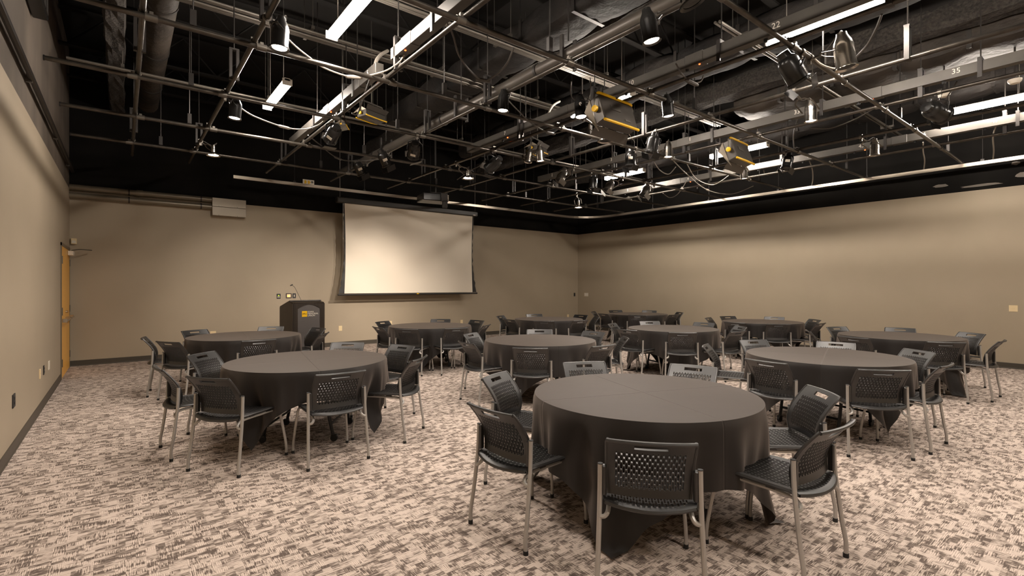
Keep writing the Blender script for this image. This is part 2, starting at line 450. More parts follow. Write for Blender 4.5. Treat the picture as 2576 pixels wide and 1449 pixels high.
def make_chair():
    t_ = thing('stacking_chair', '', 'chair')
    chair_back().build('backrest', plastic, t_, 35)
    chair_seat().build('seat', plastic, t_, 35)
    for s in (-1, 1):
        o_ = lambda p: (s*p[0], p[1]+OFF, p[2])
        lg = MB().tube([o_(p) for p in curve([(.236, .108, .625), (.238, .10, .45), (.246, .07, .2), (.250, .052, .09), (.2515, .052, .015)], 3)], .0125, 8).build('leg', framem, t_, 40)
        MB().lathe([(0, 0), (.015, 0), (.015, .024), (0, .024)], 10, Matrix.Translation(o_((.2515, .052, 0)))).build('foot_cap', rubber, lg, 40)
        MB().lathe([(0, 0), (.0135, 0), (.0135, .004), (0, .006)], 10, Matrix.Translation(o_((.236, .1085, .624)))).build('end_plug', rubber, lg, 40)
        fl = MB().tube([o_(p) for p in curve([(.238, .093, .372), (.217, .083, .376), (.200, .092, .394), (.195, .13, .417), (.195, .20, .424), (.195, .34, .424), (.196, .47, .424), (.203, .52, .414), (.214, .55, .37), (.240, .59, .11), (.243, .592, .015)], 3)], .0115, 8).build('leg', framem, t_, 40)
        MB().lathe([(0, 0), (.014, 0), (.014, .024), (0, .024)], 10, Matrix.Translation(o_((.243, .592, 0)))).build('foot_cap', rubber, fl, 40)
    return t_
TB = {1: (2.90, 2.18), 2: (1.5, 5.27), 3: (1.47, 8.42), 4: (4.60, 8.36), 5: (4.60, 5.21), 6: (6.01, 2.13), 7: (7.69, 5.15), 8: (7.65, 8.37), 9: (10.85, 8.34), 10: (10.61, 4.95), 11: (9.24, 2.27)}
TN = {1: 'nearest table', 2: 'left front table', 3: 'table beside the lectern', 4: 'table below the screen', 5: 'middle table', 6: 'right front table',
      7: 'table right of the middle', 8: 'back-row table right of screen', 9: 'farthest corner table', 10: 'second-row table by right wall', 11: 'rightmost front-row table'}
CH = [[1,"a",218.6,1.23,220.9],[1,"b",170.6,1.212,184.3],[1,"c",116.5,1.18,115.3],[1,"d",64.0,1.191,62.6],[1,"e",15.5,1.194,17.5],[1,"f",317.2,1.211,317.2],[1,"g",270.3,1.207,267.5],[2,"a",174.7,1.254,185.7],[2,"b",216.4,1.21,216.5],[2,"c",266.7,1.15,268.5],[2,"d",316.9,1.154,311.6],[2,"e",12.6,1.194,16.9],[2,"f",51.7,1.2,51.3],[2,"g",132.6,1.241,135.8],[3,"a",174.4,1.238,174.2],[3,"b",213.4,1.213,211.9],[3,"c",267.8,1.197,270.3],[3,"d",117.7,1.193,116.2],[3,"e",60.4,1.186,62.3],[3,"f",12.1,1.179,14.1],[3,"g",321.3,1.201,325.1],[4,"a",188.0,1.123,181.4],[4,"b",115.2,1.173,117.9],[4,"c",222.1,1.204,220.0],[4,"d",262.8,1.194,263.8],[4,"e",50.5,1.192,51.2],[4,"f",7.7,1.194,9.5],[4,"g",305.0,1.141,306.5],[5,"a",174.8,1.167,174.9],[5,"b",114.1,1.153,117.1],[5,"c",223.1,1.199,223.0],[5,"d",268.9,1.192,268.4],[5,"e",318.7,1.184,319.0],[5,"f",3.9,1.199,4.8],[5,"g",49.0,1.2,49.1],[6,"a",174.9,1.159,174.9],[6,"b",221.5,1.15,221.6],[6,"c",264.8,1.032,268.4],[6,"d",327.7,1.132,324.0],[6,"e",13.6,1.171,15.2],[6,"f",62.2,1.189,65.0],[6,"g",113.0,1.214,113.0],[7,"a",177.6,1.206,181.4],[7,"b",220.7,1.215,220.3],[7,"c",110.8,1.125,111.0],[7,"d",56.2,1.185,57.4],[7,"e",4.6,1.196,4.7],[7,"f",318.8,1.182,324.1],[7,"g",267.2,1.221,264.8],[8,"a",119.0,1.208,119.0],[8,"b",181.8,1.183,178.5],[8,"c",223.2,1.211,222.9],[8,"d",261.5,1.187,266.3],[8,"e",65.3,1.202,64.6],[8,"f",5.2,1.183,4.1],[8,"g",327.9,1.13,327.8],[9,"a",120.1,1.205,118.3],[9,"b",172.0,1.201,168.5],[9,"d",216.7,1.208,216.7],[9,"e",265.1,1.193,268.2],[9,"f",324.9,1.157,327.6],[9,"g",69.3,1.198,68.4],[9,"h",21.5,1.189,21.1],[10,"a",105.1,1.093,104.5],[10,"b",62.3,1.186,66.9],[10,"c",181.4,1.193,182.5],[10,"d",218.7,1.2,219.3],[10,"e",12.6,1.197,12.2],[10,"f",325.2,1.16,320.9],[10,"g",264.8,1.168,269.3],[11,"a",61.0,1.164,65.3],[11,"b",169.3,1.219,167.7],[11,"c",216.9,1.22,214.7],[11,"d",261.5,1.153,268.7],[11,"e",323.7,1.145,324.3],[11,"f",12.9,1.185,12.8],[11,"g",118.1,1.184,118.1]]
BINS = ['front', 'front right', 'right side', 'back right', 'back', 'back left', 'left side', 'front left']
chair0 = make_chair(); first = True
for t_ in range(1, 12):
    row = [c for c in CH if c[0] == t_]; used = set(); lst = []
    for c in row:
        a = R(c[2]); dx, dy = math.cos(a), math.sin(a)
        vd = Vector((TB[t_][0], TB[t_][1])).normalized()
        rt = dx*vd.y-dy*vd.x; nr = -(dx*vd.x+dy*vd.y)
        lst.append((math.degrees(math.atan2(rt, nr)) % 360, c))
    for dl, c in sorted(lst, key=lambda q: min(abs((q[0]-45*k+180) % 360-180) for k in range(8))):
        k = min((k for k in range(8) if k not in used), key=lambda k: abs((dl-45*k+180) % 360-180)); used.add(k)
        view = {0: ', back to the viewer', 1: ', back to the viewer', 7: ', back to the viewer', 3: ', facing the viewer', 4: ', facing the viewer', 5: ', facing the viewer'}.get(k, ', seen side on')
        a = R(c[2]); f = R(c[4])
        lip = Vector((TB[t_][0]+c[3]*math.cos(a), TB[t_][1]+c[3]*math.sin(a)))
        fw = Vector((-math.cos(f), -math.sin(f))); p = lip+fw*.30
        o = chair0 if first else copy_tree(chair0); first = False
        o.location = (p.x, p.y, 0); o.rotation_euler = (0, 0, math.atan2(fw.y, fw.x)-PI/2)
        o['label'] = 'black chair at the %s of %s%s' % (BINS[k], TN[t_], view)
        o['group'] = 'chairs around the round tables'

# ------------------------------------------------------------------ tables and cloths
TR, TZ = .762, .742
def make_table():
    r = thing('folding_table', '', 'table')
    MB().lathe([(0, TZ-.03), (TR-.006, TZ-.03), (TR, TZ-.024), (TR, TZ-.006), (TR-.006, TZ), (0, TZ)], 64).build('tabletop', topm, r, 40)
    for s in (-1, 1):
        arch = [(-.30, .05), (-.30, .30), (-.28, .46), (-.20, .58), (-.08, .63), (.08, .63), (.20, .58), (.28, .46), (.30, .30), (.30, .05)]
        lg = MB().tube(curve([(x, s*(.20+.14*(1-z/.65)), z) for x, z in arch], 3), .016, 8)
        lg.tube([(-.30, s*.30, .16), (.30, s*.30, .16)], .012, 6)
        lg.box((0, s*.205, .665), (.12, .06, .09)); lg.tube([(0, s*.2, .62), (0, -s*.02, .70)], .009, 6)
        lo = lg.build('leg_frame', tablem, r, 40)
        for x in (-.30, .30):
            MB().lathe([(0, -.012), (.032, -.012), (.034, 0), (.032, .012), (0, .012)], 16, Matrix.Translation((x, s*.335, .034)) @ Matrix.Rotation(R(90), 4, 'Y')).box((x, s*.335, .062), (.036, .05, .016)).build('caster', rubber, lo, 40)
    MB().box((0, 0, TZ-.045), (.9, .05, .03)).build('apron_rail', tablem, r)
    return r
def cloth_mesh(seed):
    rnd = random.Random(seed); N = 160; Sh = 1.03 if seed == 2 else 1.15; RT = TR+.008; zt = TZ+.008
    ph = [rnd.uniform(0, 2*PI) for _ in range(8)]
    mb = MB(); rings = [.12, .3, .5, .66, .74]; ND = 16
    prof = []
    mb.v.append((0, 0, zt))
    for r_ in rings:
        for k in range(N):
            a = 2*PI*k/N; mb.v.append((r_*math.cos(a), r_*math.sin(a), zt+.0012*math.sin(5*a+ph[0])*r_))
    for j in range(ND+1):
        for k in range(N):
            a = 2*PI*k/N
            q = ((a+PI/4) % (PI/2))-PI/4                      # angle from the middle of a side (sides at 0, 90 ...)
            hem = Sh/math.cos(q)-RT                           # length of cloth beyond the rim
            
            d = hem*j/ND
            cor = (abs(q)/(PI/4))**2.2                        # 1 at a corner of the square
            amp = (.024+.018*cor)*min(1, d/.30)**1.2
            fold = amp*math.sin(13*a+ph[1]+.6*math.sin(3*a+ph[2]))+amp*.5*math.sin(29*a+ph[3]+math.sin(5*a))
            sm = lambda x: x*x*(3-2*x)
            tuck = -.07*cor*sm(max(0, min(1, (d-.08)/.36)))+.09*cor*sm(max(0, min(1, (d-.40)/.33)))+max(0, d-.738)
            rr = RT+.004+fold+tuck+.012*min(1, d/.05)*.5
            zz = zt-.004-d if j else zt-.001
            if j == 0: rr = RT-.001
            mb.v.append((rr*math.cos(a), rr*math.sin(a), max(zz, .012)))
    for k in range(N): mb.f.append((0, 1+k, 1+(k+1) % N))
    for i in range(len(rings)+ND):
        for k in range(N):
            a = 1+i*N+k; b = 1+i*N+(k+1) % N; mb.f.append((a, a+N, b+N, b))
    return mb.mesh('tablecloth', clothm, 60)
CROT = {1: 206, 2: 216, 3: 220, 4: 225, 5: 200, 6: 242, 7: 230, 8: 210, 9: 215, 10: 235, 11: 248}
tab0 = make_table()
cms = [cloth_mesh(k) for k in range(4)]
for t_ in range(1, 12):
    o = tab0 if t_ == 1 else copy_tree(tab0)
    o.location = (*TB[t_], 0); o.rotation_euler = (0, 0, R(CROT[t_]+20))
    o['label'] = 'round folding table hidden under a black cloth, %s' % TN[t_]; o['group'] = 'round folding tables'
    c = bpy.data.objects.new('tablecloth', cms[t_ % 4]); COL.objects.link(c)
    c.location = (*TB[t_], 0); c.rotation_euler = (0, 0, R(CROT[t_]-45))
    tag(c, 'square black cloth draped over %s' % TN[t_], 'tablecloth', 'black tablecloths')

# ------------------------------------------------------------------ projection screen and rail
def screen():
    y = 11.92; zb, zt = 1.285, 3.50; x0, x1 = 4.22, 7.93
    r = thing('projection_screen', 'large white tensioned projection screen hanging before the back wall', 'screen', ((x0+x1)/2, y, zb))
    q = lambda x, dy, z: (x-(x0+x1)/2, dy, z-zb)
    n = 16; mb = MB()
    for j in range(n+1):
        for i in range(n+1):
            u, v = i/n, j/n
            xa = x0+.03*math.sin(PI*v)+(.0 if v > .3 else 0); xb = x1-.03*math.sin(PI*v)
            mb.v.append(q(xa+(xb-xa)*u, .004*math.sin(3*u+2)*math.sin(PI*v), zb+.03+(zt-zb-.03)*v))
    for j in range(n):
        for i in range(n): a = j*(n+1)+i; mb.f.append((a, a+1, a+n+2, a+n+1))
    mb.build('screen_fabric', screenm, r, 60)
    for s in (-1, 1):                      # tab tension strips, flaring toward the bottom bar, with cords
        m2 = MB(); K = 24
        for j in range(K+1):
            v = j/K; inn = (x0 if s < 0 else x1)-s*.03*math.sin(PI*v)+s*.001
            wd = .03+.10*max(0, (.42-v)/.42)**1.5+.012*math.sin(j*2.6)
            m2.v.append(q(inn, 0, zb+.03+(zt-zb-.03)*v)); m2.v.append(q(inn+s*wd*.5, -.008*math.sin(j*2.1), zb+.03+(zt-zb-.03)*v)); m2.v.append(q(inn+s*wd, .01*math.sin(j*1.7), zb+.03+(zt-zb-.03)*v))
        for j in range(K):
            a = 3*j; m2.f += [(a, a+1, a+4, a+3), (a+1, a+2, a+5, a+4)]
        m2.build('tension_strip', blackcloth, r, 40)
        MB().tube([q((x0 if s < 0 else x1)+s*(.032+.11*max(0, (.42-j/12)/.42)**1.5), .0, zb+.02+(zt-zb)*j/12) for j in range(13)], .004, 5).build('tension_cord', steelw, r)
    MB().tube([q(x0-.16, 0, zb), q(x1+.16, 0, zb)], .024, 10).build('bottom_bar', darkpipe, r, 40)
    MB().box(q((x0+x1)/2+.1, -.024, zb+.006), (.06, .004, .022)).build('warning_label', yellowm, r)
    cs = MB().bevbox(q((x0+x1)/2-.02, .02, zt+.07), (x1-x0+.34, .17, .14), .02).build('screen_case', mat('dark screen housing', (.03, .027, .022), .45), r)
    MB().box(q(x1+.02, -.068, zt+.03), (.08, .004, .02)).build('case_label', whitem, cs)
    for x in (x0-.1, x1+.1): MB().tube([q(x, .02, zt+.12), q(x, .02, ZC)], .005, 5).build('hanging_chain', steelw, r)
screen()

def rail():
    z = 3.76; yb = 11.62; xr = 12.42; c = 1.05
    pts = [Vector((1.80, yb, z)), Vector((6, yb, z)), Vector((xr-c, yb, z))]
    pts += [Vector((xr-c+c*math.sin(a), yb-c+c*math.cos(a), z)) for a in [R(9*k) for k in range(1, 11)]]
    pts += [Vector((xr, 5, z)), Vector((xr, YF+.4, z))]
    r = thing('curtain_rail', 'long curved grey curtain rail running round the back right corner', 'rail', (6, yb, z))
    vs = []; m = MB(); prof = [(-.028, -.032), (.028, -.032), (.028, .032), (-.028, .032)]
    for i, p in enumerate(pts):
        tt = (pts[min(i+1, len(pts)-1)]-pts[max(i-1, 0)]).normalized(); nn = Vector((tt.y, -tt.x, 0))
        for a, b in prof: m.v.append(tuple(p-r.location+nn*a+Vector((0, 0, b))))
    for i in range(len(pts)-1):
        for k in range(4): a = i*4+k; b = i*4+(k+1) % 4; m.f.append((a, b, b+4, a+4))
    m.f += [(3, 2, 1, 0), tuple(len(m.v)-4+k for k in range(4))]
    m.build('track', mat('aluminium curtain track', (.50, .44, .36), .33, .7), r)
    for p in [(3.0, yb), (4.6, yb), (6.4, yb), (8.2, yb), (10., yb), (xr, 9.), (xr, 7.2), (xr, 5.4), (xr, 3.6), (xr, 1.8)]:
        MB().tube([Vector((*p, z+.03))-r.location, Vector((*p, ZC))-r.location], .006, 5).box(Vector((*p, z+.05))-r.location, (.05, .05, .04)).build('hanger', darkpipe, r)
rail()

def projector():
    z = 3.52; p = un(1095, 500, z)
    r = thing('projector', 'black ceiling projector on a bracket in front of the screen', 'projector', p, R(-10)); r.scale = (1.22, 1.22, 1.22)
    MB().bevbox((-.05, 0, .0), (.50, .40, .14), .012).build('body', blackgloss, r)
    MB().bevbox((.10, -.215, 0), (.13, .03, .16), .006).build('lens_hood', darkpipe, r)
    MB().bevbox((.11, -.22, -.13), (.10, .05, .13), .01).build('bracket_foot', darkpipe, r)
    v = MB()
    for k in range(5): v.box((.155+.0, -.204, -.045+.022*k), (.075, .006, .010))
    v.build('connector_panel', whitem, r)
    MB().tube([(0, 0, .07), (0, 0, (ZC-z)/1.22)], .02, 8).box((0, 0, .09), (.25, .25, .02)).build('mount_pole', darkpipe, r)
projector()

# ------------------------------------------------------------------ lectern
def lectern():
    r = thing('lectern', 'dark wooden lectern with slate grey arched front panel and yellow logo', 'lectern', (2.92, 10.72, 0), R(11))
    W, D, H1, H0 = .64, .56, 1.19, 1.08     # local -y faces the audience
    side = [(-D/2, 0), (D/2, 0), (D/2, H0-.02), (-D/2+.16, H1-.01), (-D/2, H1-.05)]
    for s in (-1, 1):
        MB().prism(side, frame_mat((s*W/2-.02, 0, 0), (0, 1, 0), (0, 0, 1)), .04).build('side_panel', lecternm, r)
    # front face with the arch cut, as a surround
    arch = [(-.235+.47*k/12, 1.04+.085*math.sin(PI*k/12)) for k in range(13)]
    sur = MB(); M = frame_mat((0, -D/2+.03, 0), (1, 0, 0), (0, 0, 1))
    sur.prism([(-W/2, 0), (-.235, 0), (-.235, 1.04), (-W/2, 1.04)], M, .04); sur.prism([(.235, 0), (W/2, 0), (W/2, 1.04), (.235, 1.04)], M, .04)
    for k in range(12):
        a, b = arch[k], arch[k+1]
        tz = lambda x: H1-.05+.012*(1-(x/.32)**2)
        sur.prism([a, b, (b[0], tz(b[0])), (a[0], tz(a[0]))], M, .04)
    for s in (-1, 1): sur.prism([(s*.235, 1.04), (s*W/2, 1.04), (s*W/2, H1-.05), (s*.235, H1-.044)], M, .04)
    sur.build('front_surround', lecternm, r)
    fp = MB().prism([(-.235, .02), (.235, .02)]+arch[::-1], frame_mat((0, -D/2+.03, 0), (1, 0, 0), (0, 0, 1)), .028).build('front_panel', lecpanel, r)
    fy = -D/2-.0005
    for z, x, w_ in ((.78, -.13, .09), (.78, .15, .06), (.56, -.14, .06)):
        MB().box((x, -D/2+.0015, z), (w_, .002, .003)).build('scratch', racem, fp)
    MB().box((-.092, -D/2-.001, .935), (.105, .006, .115)).build('logo_square', yellowm, fp)
    Mt = lambda x, z: frame_mat((x, -D/2-.006, z), (1, 0, 0), (0, 0, 1))
    blk = mat('dark lettering', (.03, .025, .01), .6)
    text('logo_letters', 'IMU', .05, Mt(-.092, .935), blk, fp)
    for k, s_ in enumerate(('IOWA', 'MEMORIAL', 'UNION')):
        text('name_line', s_, .047, frame_mat((-.028, -D/2-.002, .972-.038*k), (1, 0, 0), (0, 0, 1)), inkm, fp, align='LEFT')
    # sloping reading top, a shelf and the base
    ang = math.atan2(H1-.01-(H0-.02), D-.16)
    MB().box((0, .07, (H1+H0)/2), (W+.02, .46, .022), Matrix.Rotation(-ang, 3, 'X')).build('reading_top', lecternm, r)
    MB().box((0, -D/2+.08, H1-.022), (W+.01, .17, .02), Matrix.Rotation(R(10), 3, 'X')).build('front_lip', lecternm, r)
    MB().box((0, .02, .55), (W-.06, D-.1, .02)).build('shelf', lecternm, r)
    MB().box((0, 0, .03), (W-.05, D-.03, .05)).build('base', lecternm, r)
    m = thing('gooseneck_microphone', 'thin black gooseneck microphone leaning left on top of the lectern', 'microphone', (2.92, 10.72, 1.15), R(11))
    MB().tube(curve([(.03, .06, 0), (-.03, .08, .14), (-.10, .10, .30), (-.125, .10, .335), (-.165, .09, .358)], 4), .0045, 6).build('gooseneck', cablem, m, 40)
    MB().lathe([(0, -.03), (.009, -.028), (.011, 0), (.010, .026), (0, .03)], 10, Matrix.Translation((-.185, .085, .366)) @ Matrix.Rotation(R(65), 4, 'Y')).build('capsule', rubber, m, 40)
    MB().lathe([(0, 0), (.022, 0), (.018, .012), (0, .012)], 12, Matrix.Translation((.03, .06, -.005))).build('mount', rubber, m, 40)
lectern()

# ------------------------------------------------------------------ wall plates and boxes
def plate(name, label, pos, n, w_, h_, m, sockets=0, sm=None, cat='outlet', glow=None):
    n = Vector(n); x = Vector((0, 0, 1)).cross(n)
    r = thing(name, label, cat, pos)
    Rm = Matrix((x, -n, Vector((0, 0, 1)))).transposed().to_3x3() if False else Matrix(((x.x, n.x, 0), (x.y, n.y, 0), (0, 0, 1)))
    MB().bevbox(n*.004, (w_, .010, h_), .002, Rm).build('cover_plate', m, r)
    for k in range(sockets):
        z = 0 if sockets == 1 else (-.02+.04*k)
        MB().bevbox(n*.010+Vector((0, 0, z)), (.032, .004, .026), .001, Rm).build('socket', sm or m, r)
    if glow: 
        for (dx, dz, ww, hh, gm) in glow: MB().box(n*.010+x*dx+Vector((0, 0, dz)), (ww, .003, hh), Rm).build('display', gm, r)
    return r
lw = (1, 0, 0); bw = (0, -1, 0); rw = (-1, 0, 0)
plate('wall_outlet', 'black outlet low on the left wall, nearest the viewer', (XL, 6.30, .468), lw, .12, .12, sockm, 2, rubber)
plate('wall_outlet', 'ivory outlet low on the left wall, first of three before the door', (XL, 8.10, .456), lw, .07, .115, ivorym, 2)
plate('wall_outlet', 'black outlet low on the left wall between two pale plates', (XL, 8.47, .453), lw, .07, .115, sockm, 2, rubber)
plate('wall_plate', 'white blank plate low on the left wall, closest to the door', (XL, 9.02, .443), lw, .12, .115, whitem, 1, cat='plate')
yel = mat('lit green button', (.3, .4, .02), .4, emit=(.6, .8, .05), es=.5)
plate('control_button', 'small black control plate left of the touch panel behind the lectern', (2.84, YB, 1.26), bw, .085, .115, sockm, 0, cat='control', glow=[(0, .015, .03, .02, yel), (0, -.018, .06, .014, whitem)])
plate('touch_panel', 'lit touch control panel on the back wall above the lectern', (3.06, YB, 1.268), bw, .125, .115, sockm, 0, cat='control', glow=[(0, .0, .08, .07, screenblue), (-.015, -.012, .03, .025, yel)])
plate('wall_switch', 'black light switch beside the lit touch panel', (3.18, YB, 1.266), bw, .075, .115, sockm, 0, cat='switch', glow=[(0, 0, .014, .05, whitem)])
plate('wall_outlet', 'ivory outlet on the back wall right of the lectern', (4.27, YB, .44), bw, .085, .125, ivorym, 2)
plate('wall_outlet', 'wide ivory outlet on the back wall behind the lectern table', (1.53, YB, .47), bw, .11, .115, ivorym, 2)
plate('wall_outlet', 'ivory outlet low behind the left side of the screen table', (5.60, YB, .50), bw, .085, .125, ivorym, 2)
plate('wall_outlet', 'ivory outlet on the back wall, second right of the screen table', (7.83, YB, .436), bw, .085, .125, ivorym, 2)
plate('wall_outlet', 'ivory outlet on the back wall near the right corner', (12.20, YB, .437), bw, .085, .125, ivorym, 2)
plate('wall_switch', 'narrow black switch on the back wall at the corner', (12.52, YB, 1.187), bw, .075, .12, sockm, 1, rubber, cat='switch')
plate('wall_switch', 'white triple switch plate on the right wall by the corner', (XR, 11.94, 1.19), rw, .18, .115, whitem, 0, cat='switch', glow=[(-.05, 0, .02, .05, inkm), (0, 0, .02, .05, inkm), (.05, 0, .02, .05, inkm)])
plate('wall_plate', 'ivory blank plate at eye height on the right wall', (XR, 1.43, 1.092), rw, .115, .115, ivorym, 1, cat='plate')
s_ = thing('motion_sensor', 'small ivory motion sensor high in the left back corner', 'sensor', (-.715, YB, 2.335))
MB().bevbox((0, -.03, 0), (.085, .06, .11), .008).build('housing', ivorym, s_); MB().bevbox((0, -.062, -.015), (.06, .01, .05), .003).build('sensor_window', whitem, s_)
b_ = thing('junction_box', 'wide grey metal junction box high on the back wall', 'box', (1.815, YB, 3.0))
for z in (.095, .285):
    o = MB().bevbox((0, -.09, z), (.64, .18, .184), .004).build('cover', greym, b_)
    for x in (-.2, .15): MB().lathe([(0, 0), (.008, 0), (.008, .006), (0, .006)], 8, Matrix.Translation((x, -.18, z-.08)) @ Matrix.Rotation(R(90), 4, 'X')).build('screw', castm, o)
for k, z in enumerate((3.335, 3.185)):
    p = thing('conduit_pipe', '%s fat olive conduit running from left wall to the grey junction box' % ('upper' if k == 0 else 'lower'), 'pipe', (.35, YB-.08, z))
    MB().tube([(XL-.35, 0, 0), (1.5-.35, 0, 0)], .057, 16).build('tube', ductp, p, 40)
    for x in (-.25, .95): MB().lathe([(.059, -.012), (.064, -.012), (.064, .012), (.059, .012)], 16, Matrix.Translation((x, 0, 0)) @ Matrix.Rotation(R(90), 4, 'Y')).box((x, .05, 0), (.024, .06, .03)).build('pipe_strap', darkpipe, p, 40)
    MB().lathe([(.058, -.05), (.066, -.05), (.066, .05), (.058, .05)], 16, Matrix.Translation((-.08, 0, 0)) @ Matrix.Rotation(R(90), 4, 'Y')).build('coupling', ductp, p, 40)
tr = thing('thin_conduit', 'thin black conduit pipe running along the upper left wall', 'pipe', (XL+.05, 6, 3.62))
MB().tube([(0, YF+.05-6, 0), (0, YB-.1-6, 0)], .028, 8).build('tube', darkpipe, tr, 40)
for y in (-4, -1.5, 1, 3.5, 5.5): MB().box((-.02, y, 0), (.05, .03, .085)).build('pipe_strap', castm, tr)
vb = thing('wall_speaker', 'flat black speaker box at the top of the left wall', 'speaker', (XL+.07, 6.9, 4.55))
MB().bevbox((0, 0, 0), (.13, 1.1, .26), .01).build('cabinet', blackgloss, vb)
for k in range(5): MB().box((.067, -.4+.2*k, 0), (.006, .15, .2)).build('grille', darkpipe, vb)
wsn = thing('warning_sign', 'small white and yellow sign high on the black back wall', 'sign', (3.50, YB-.02, 3.98))
MB().box((0, 0, 0), (.26, .01, .12)).build('sign_board', whitem, wsn)
for x in (-.075, .005): MB().box((x, -.007, 0), (.04, .004, .08)).box((x+.03, -.007, 0), (.03, .004, .02)).build('yellow_mark', yellowm, wsn)
MB().box((.085, -.007, .01), (.05, .004, .05)).build('grey_mark', castm, wsn)

# ------------------------------------------------------------------ pipe grid
ZP = 3.818; PR = .0245
AY = [.48, 2.08, 3.66, 5.28, 6.87, 8.50, 10.09]      # pipes running left to right
BX = [.135, 1.00, 2.36, 3.69, 5.05, 6.42, 7.84, 9.22, 10.74]      # pipes running front to back
AL = ['one behind the viewer', 'nearest visible', 'second', 'third', 'fourth', 'fifth', 'farthest']
BL = ['first from the left wall', 'second from the left wall', 'third, beside the big pale raceway', 'fourth from the left wall', 'middle one', 'sixth from the left wall', 'seventh, under a numbered raceway', 'thin eighth from the left', 'last before the right wall']
sleeve = MB().lathe([(PR+.001, -.045), (PR+.008, -.045), (PR+.008, .045), (PR+.001, .045)], 12, Matrix.Rotation(R(90), 4, 'Y')).box((0, 0, .03), (.03, .05, .03)).mesh('pipe_clamp', castm, 40)
rodm = {}
for i, y in enumerate(AY):
    r = thing('grid_pipe', 'black grid pipe running across the room, %s from the viewer' % AL[i], 'pipe', (6, y, ZP), 0, 'pipe grid under the ceiling')
    x0, x1 = -.62, 12.42
    MB().tube([(x0-6, 0, 0), (0, 0, 0), (x1-6, 0, 0)], PR, 12).build('pipe', pipem, r, 40)
    for bx in BX:
        o = bpy.data.objects.new('pipe_clamp', sleeve); COL.objects.link(o); o.parent = r; o.location = (bx-6+(.06 if i % 2 else -.05), 0, 0)
    hang = MB().tube([(0, 0, PR), (0, 0, ZC-ZP)], .007, 5).box((0, 0, .10), (.05, .04, .14)).mesh('hanger_rod', darkpipe)
    for x in (.5, 3.1, 5.7, 8.4, 11.2):
        o = bpy.data.objects.new('hanger_rod', hang); COL.objects.link(o); o.parent = r; o.location = (x-6+.13*((i*7) % 3), 0, 0)
    for x in (x0, x1): MB().tube([(x-6, 0, 0), (x-6+(.012 if x > 0 else -.012), 0, 0)], PR+.004, 10).build('end_cap', rubber, r)
strut = MB().box((-.035, 0, .16), (.03, .045, .36)).box((.035, 0, .16), (.03, .045, .36)).box((0, 0, .33), (.10, .05, .02)).tube([(0, 0, .33), (0, 0, ZC-ZP-.06)], .007, 5).mesh('strut_hanger', darkpipe)
ZBP = ZP+.052
for i, x in enumerate(BX):
    r = thing('grid_pipe', 'black grid pipe running front to back, %s' % BL[i], 'pipe', (x, 5, ZBP), 0, 'pipe grid under the ceiling')
    y0, y1 = -1.6, (11.3 if i < 8 else 11.5)
    MB().tube([(0, y0-5, 0), (0, 0, 0), (0, y1-5, 0)], PR, 12).build('pipe', pipem, r, 40)
    for ay in AY:
        o = bpy.data.objects.new('pipe_clamp', sleeve); COL.objects.link(o); o.parent = r; o.location = (0, ay-5+.05, 0); o.rotation_euler = (0, 0, R(90))
    for y in (1.3, 4.6, 6.2, 9.5):
        o = bpy.data.objects.new('strut_hanger', strut); COL.objects.link(o); o.parent = r; o.location = (0.0, y-5+.2*((i*5) % 4), 0)

# the fat pipe and its companions beside the fourth grid pipe
fp = thing('sprinkler_main', 'fat dark sprinkler main running front to back through the middle of ceiling', 'pipe', (3.86, 5, 4.04), 0)
MB().tube([(0, -6.5, 0), (0, 6.2, 0)], .075, 18).build('pipe', noise_mat('dark brown pipe paint', (.07, .06, .05, 1), (.085, .073, .061, 1), 3, .4, .3), fp, 40)
for y in (-3, -.6, 1.6, 4.2):
    MB().lathe([(.076, -.02), (.086, -.02), (.086, .02), (.076, .02)], 18, Matrix.Translation((0, y, 0)) @ Matrix.Rotation(R(90), 4, 'X')).build('coupling', darkpipe, fp, 40)
    MB().box((-.1, y-.5, .03), (.025, .045, .34)).box((.1, y-.5, .03), (.025, .045, .34)).box((0, y-.5, -.10), (.22, .05, .025)).tube([(0, y-.5, .16), (0, y-.5, ZC-4.04)], .008, 5).build('strut_hanger', darkpipe, fp)

# ------------------------------------------------------------------ numbered raceways
def raceway(label, x, y0, y1, nums, boxes=(), zc=4.045, w_=.10, h_=.125):
    r = thing('power_raceway', label, 'raceway', (x, y0, zc), 0, 'numbered power raceways')
    MB().bevbox((0, (y1-y0)/2, 0), (w_, y1-y0, h_), .003).build('channel', racem, r)
    for y in boxes: MB().bevbox((0, y-y0, 0), (w_+.012, .22, h_+.012), .003).build('splice_cover', racem, r)
    y = y0+.7
    while y < y1:
        MB().tube([(0, y-y0, h_/2), (0, y-y0, ZC-zc)], .007, 5).box((0, y-y0, h_/2+.02), (w_+.03, .04, .04)).box((-w_/2-.012, y-y0, -.02), (.014, .04, h_+.1)).build('hanger', darkpipe, r); y += 1.65
    for n, yy, red in nums:
        text('raceway_number', n, .085, frame_mat((-w_/2-.003, yy-y0, .01), (0, -1, 0), (0, 0, 1)), inkm, r)
        sk = MB().lathe([(0, 0), (.022, 0), (.018, -.03), (0, -.03)], 10, Matrix.Translation((0, yy-y0+.12, -h_/2))).build('outlet_socket', rubber, r, 40)
        if red: MB().lathe([(0, -.012), (.010, -.008), (.012, 0), (.010, .008), (0, .012)], 8, Matrix.Translation((-.03, yy-y0-.05, -h_/2-.004))).build('pilot_lamp', redm, r, 40)
def yat(px, py, x):      # position along a front-to-back run at plan x, seen at a pixel column
    a = (px-CX)/FPX; c, s = math.cos(TH), math.sin(TH)
    return x*(c-a*s)/(s+a*c)
RX = {1: 2.36, 3: 5.08, 4: 7.83, 5: 10.66}
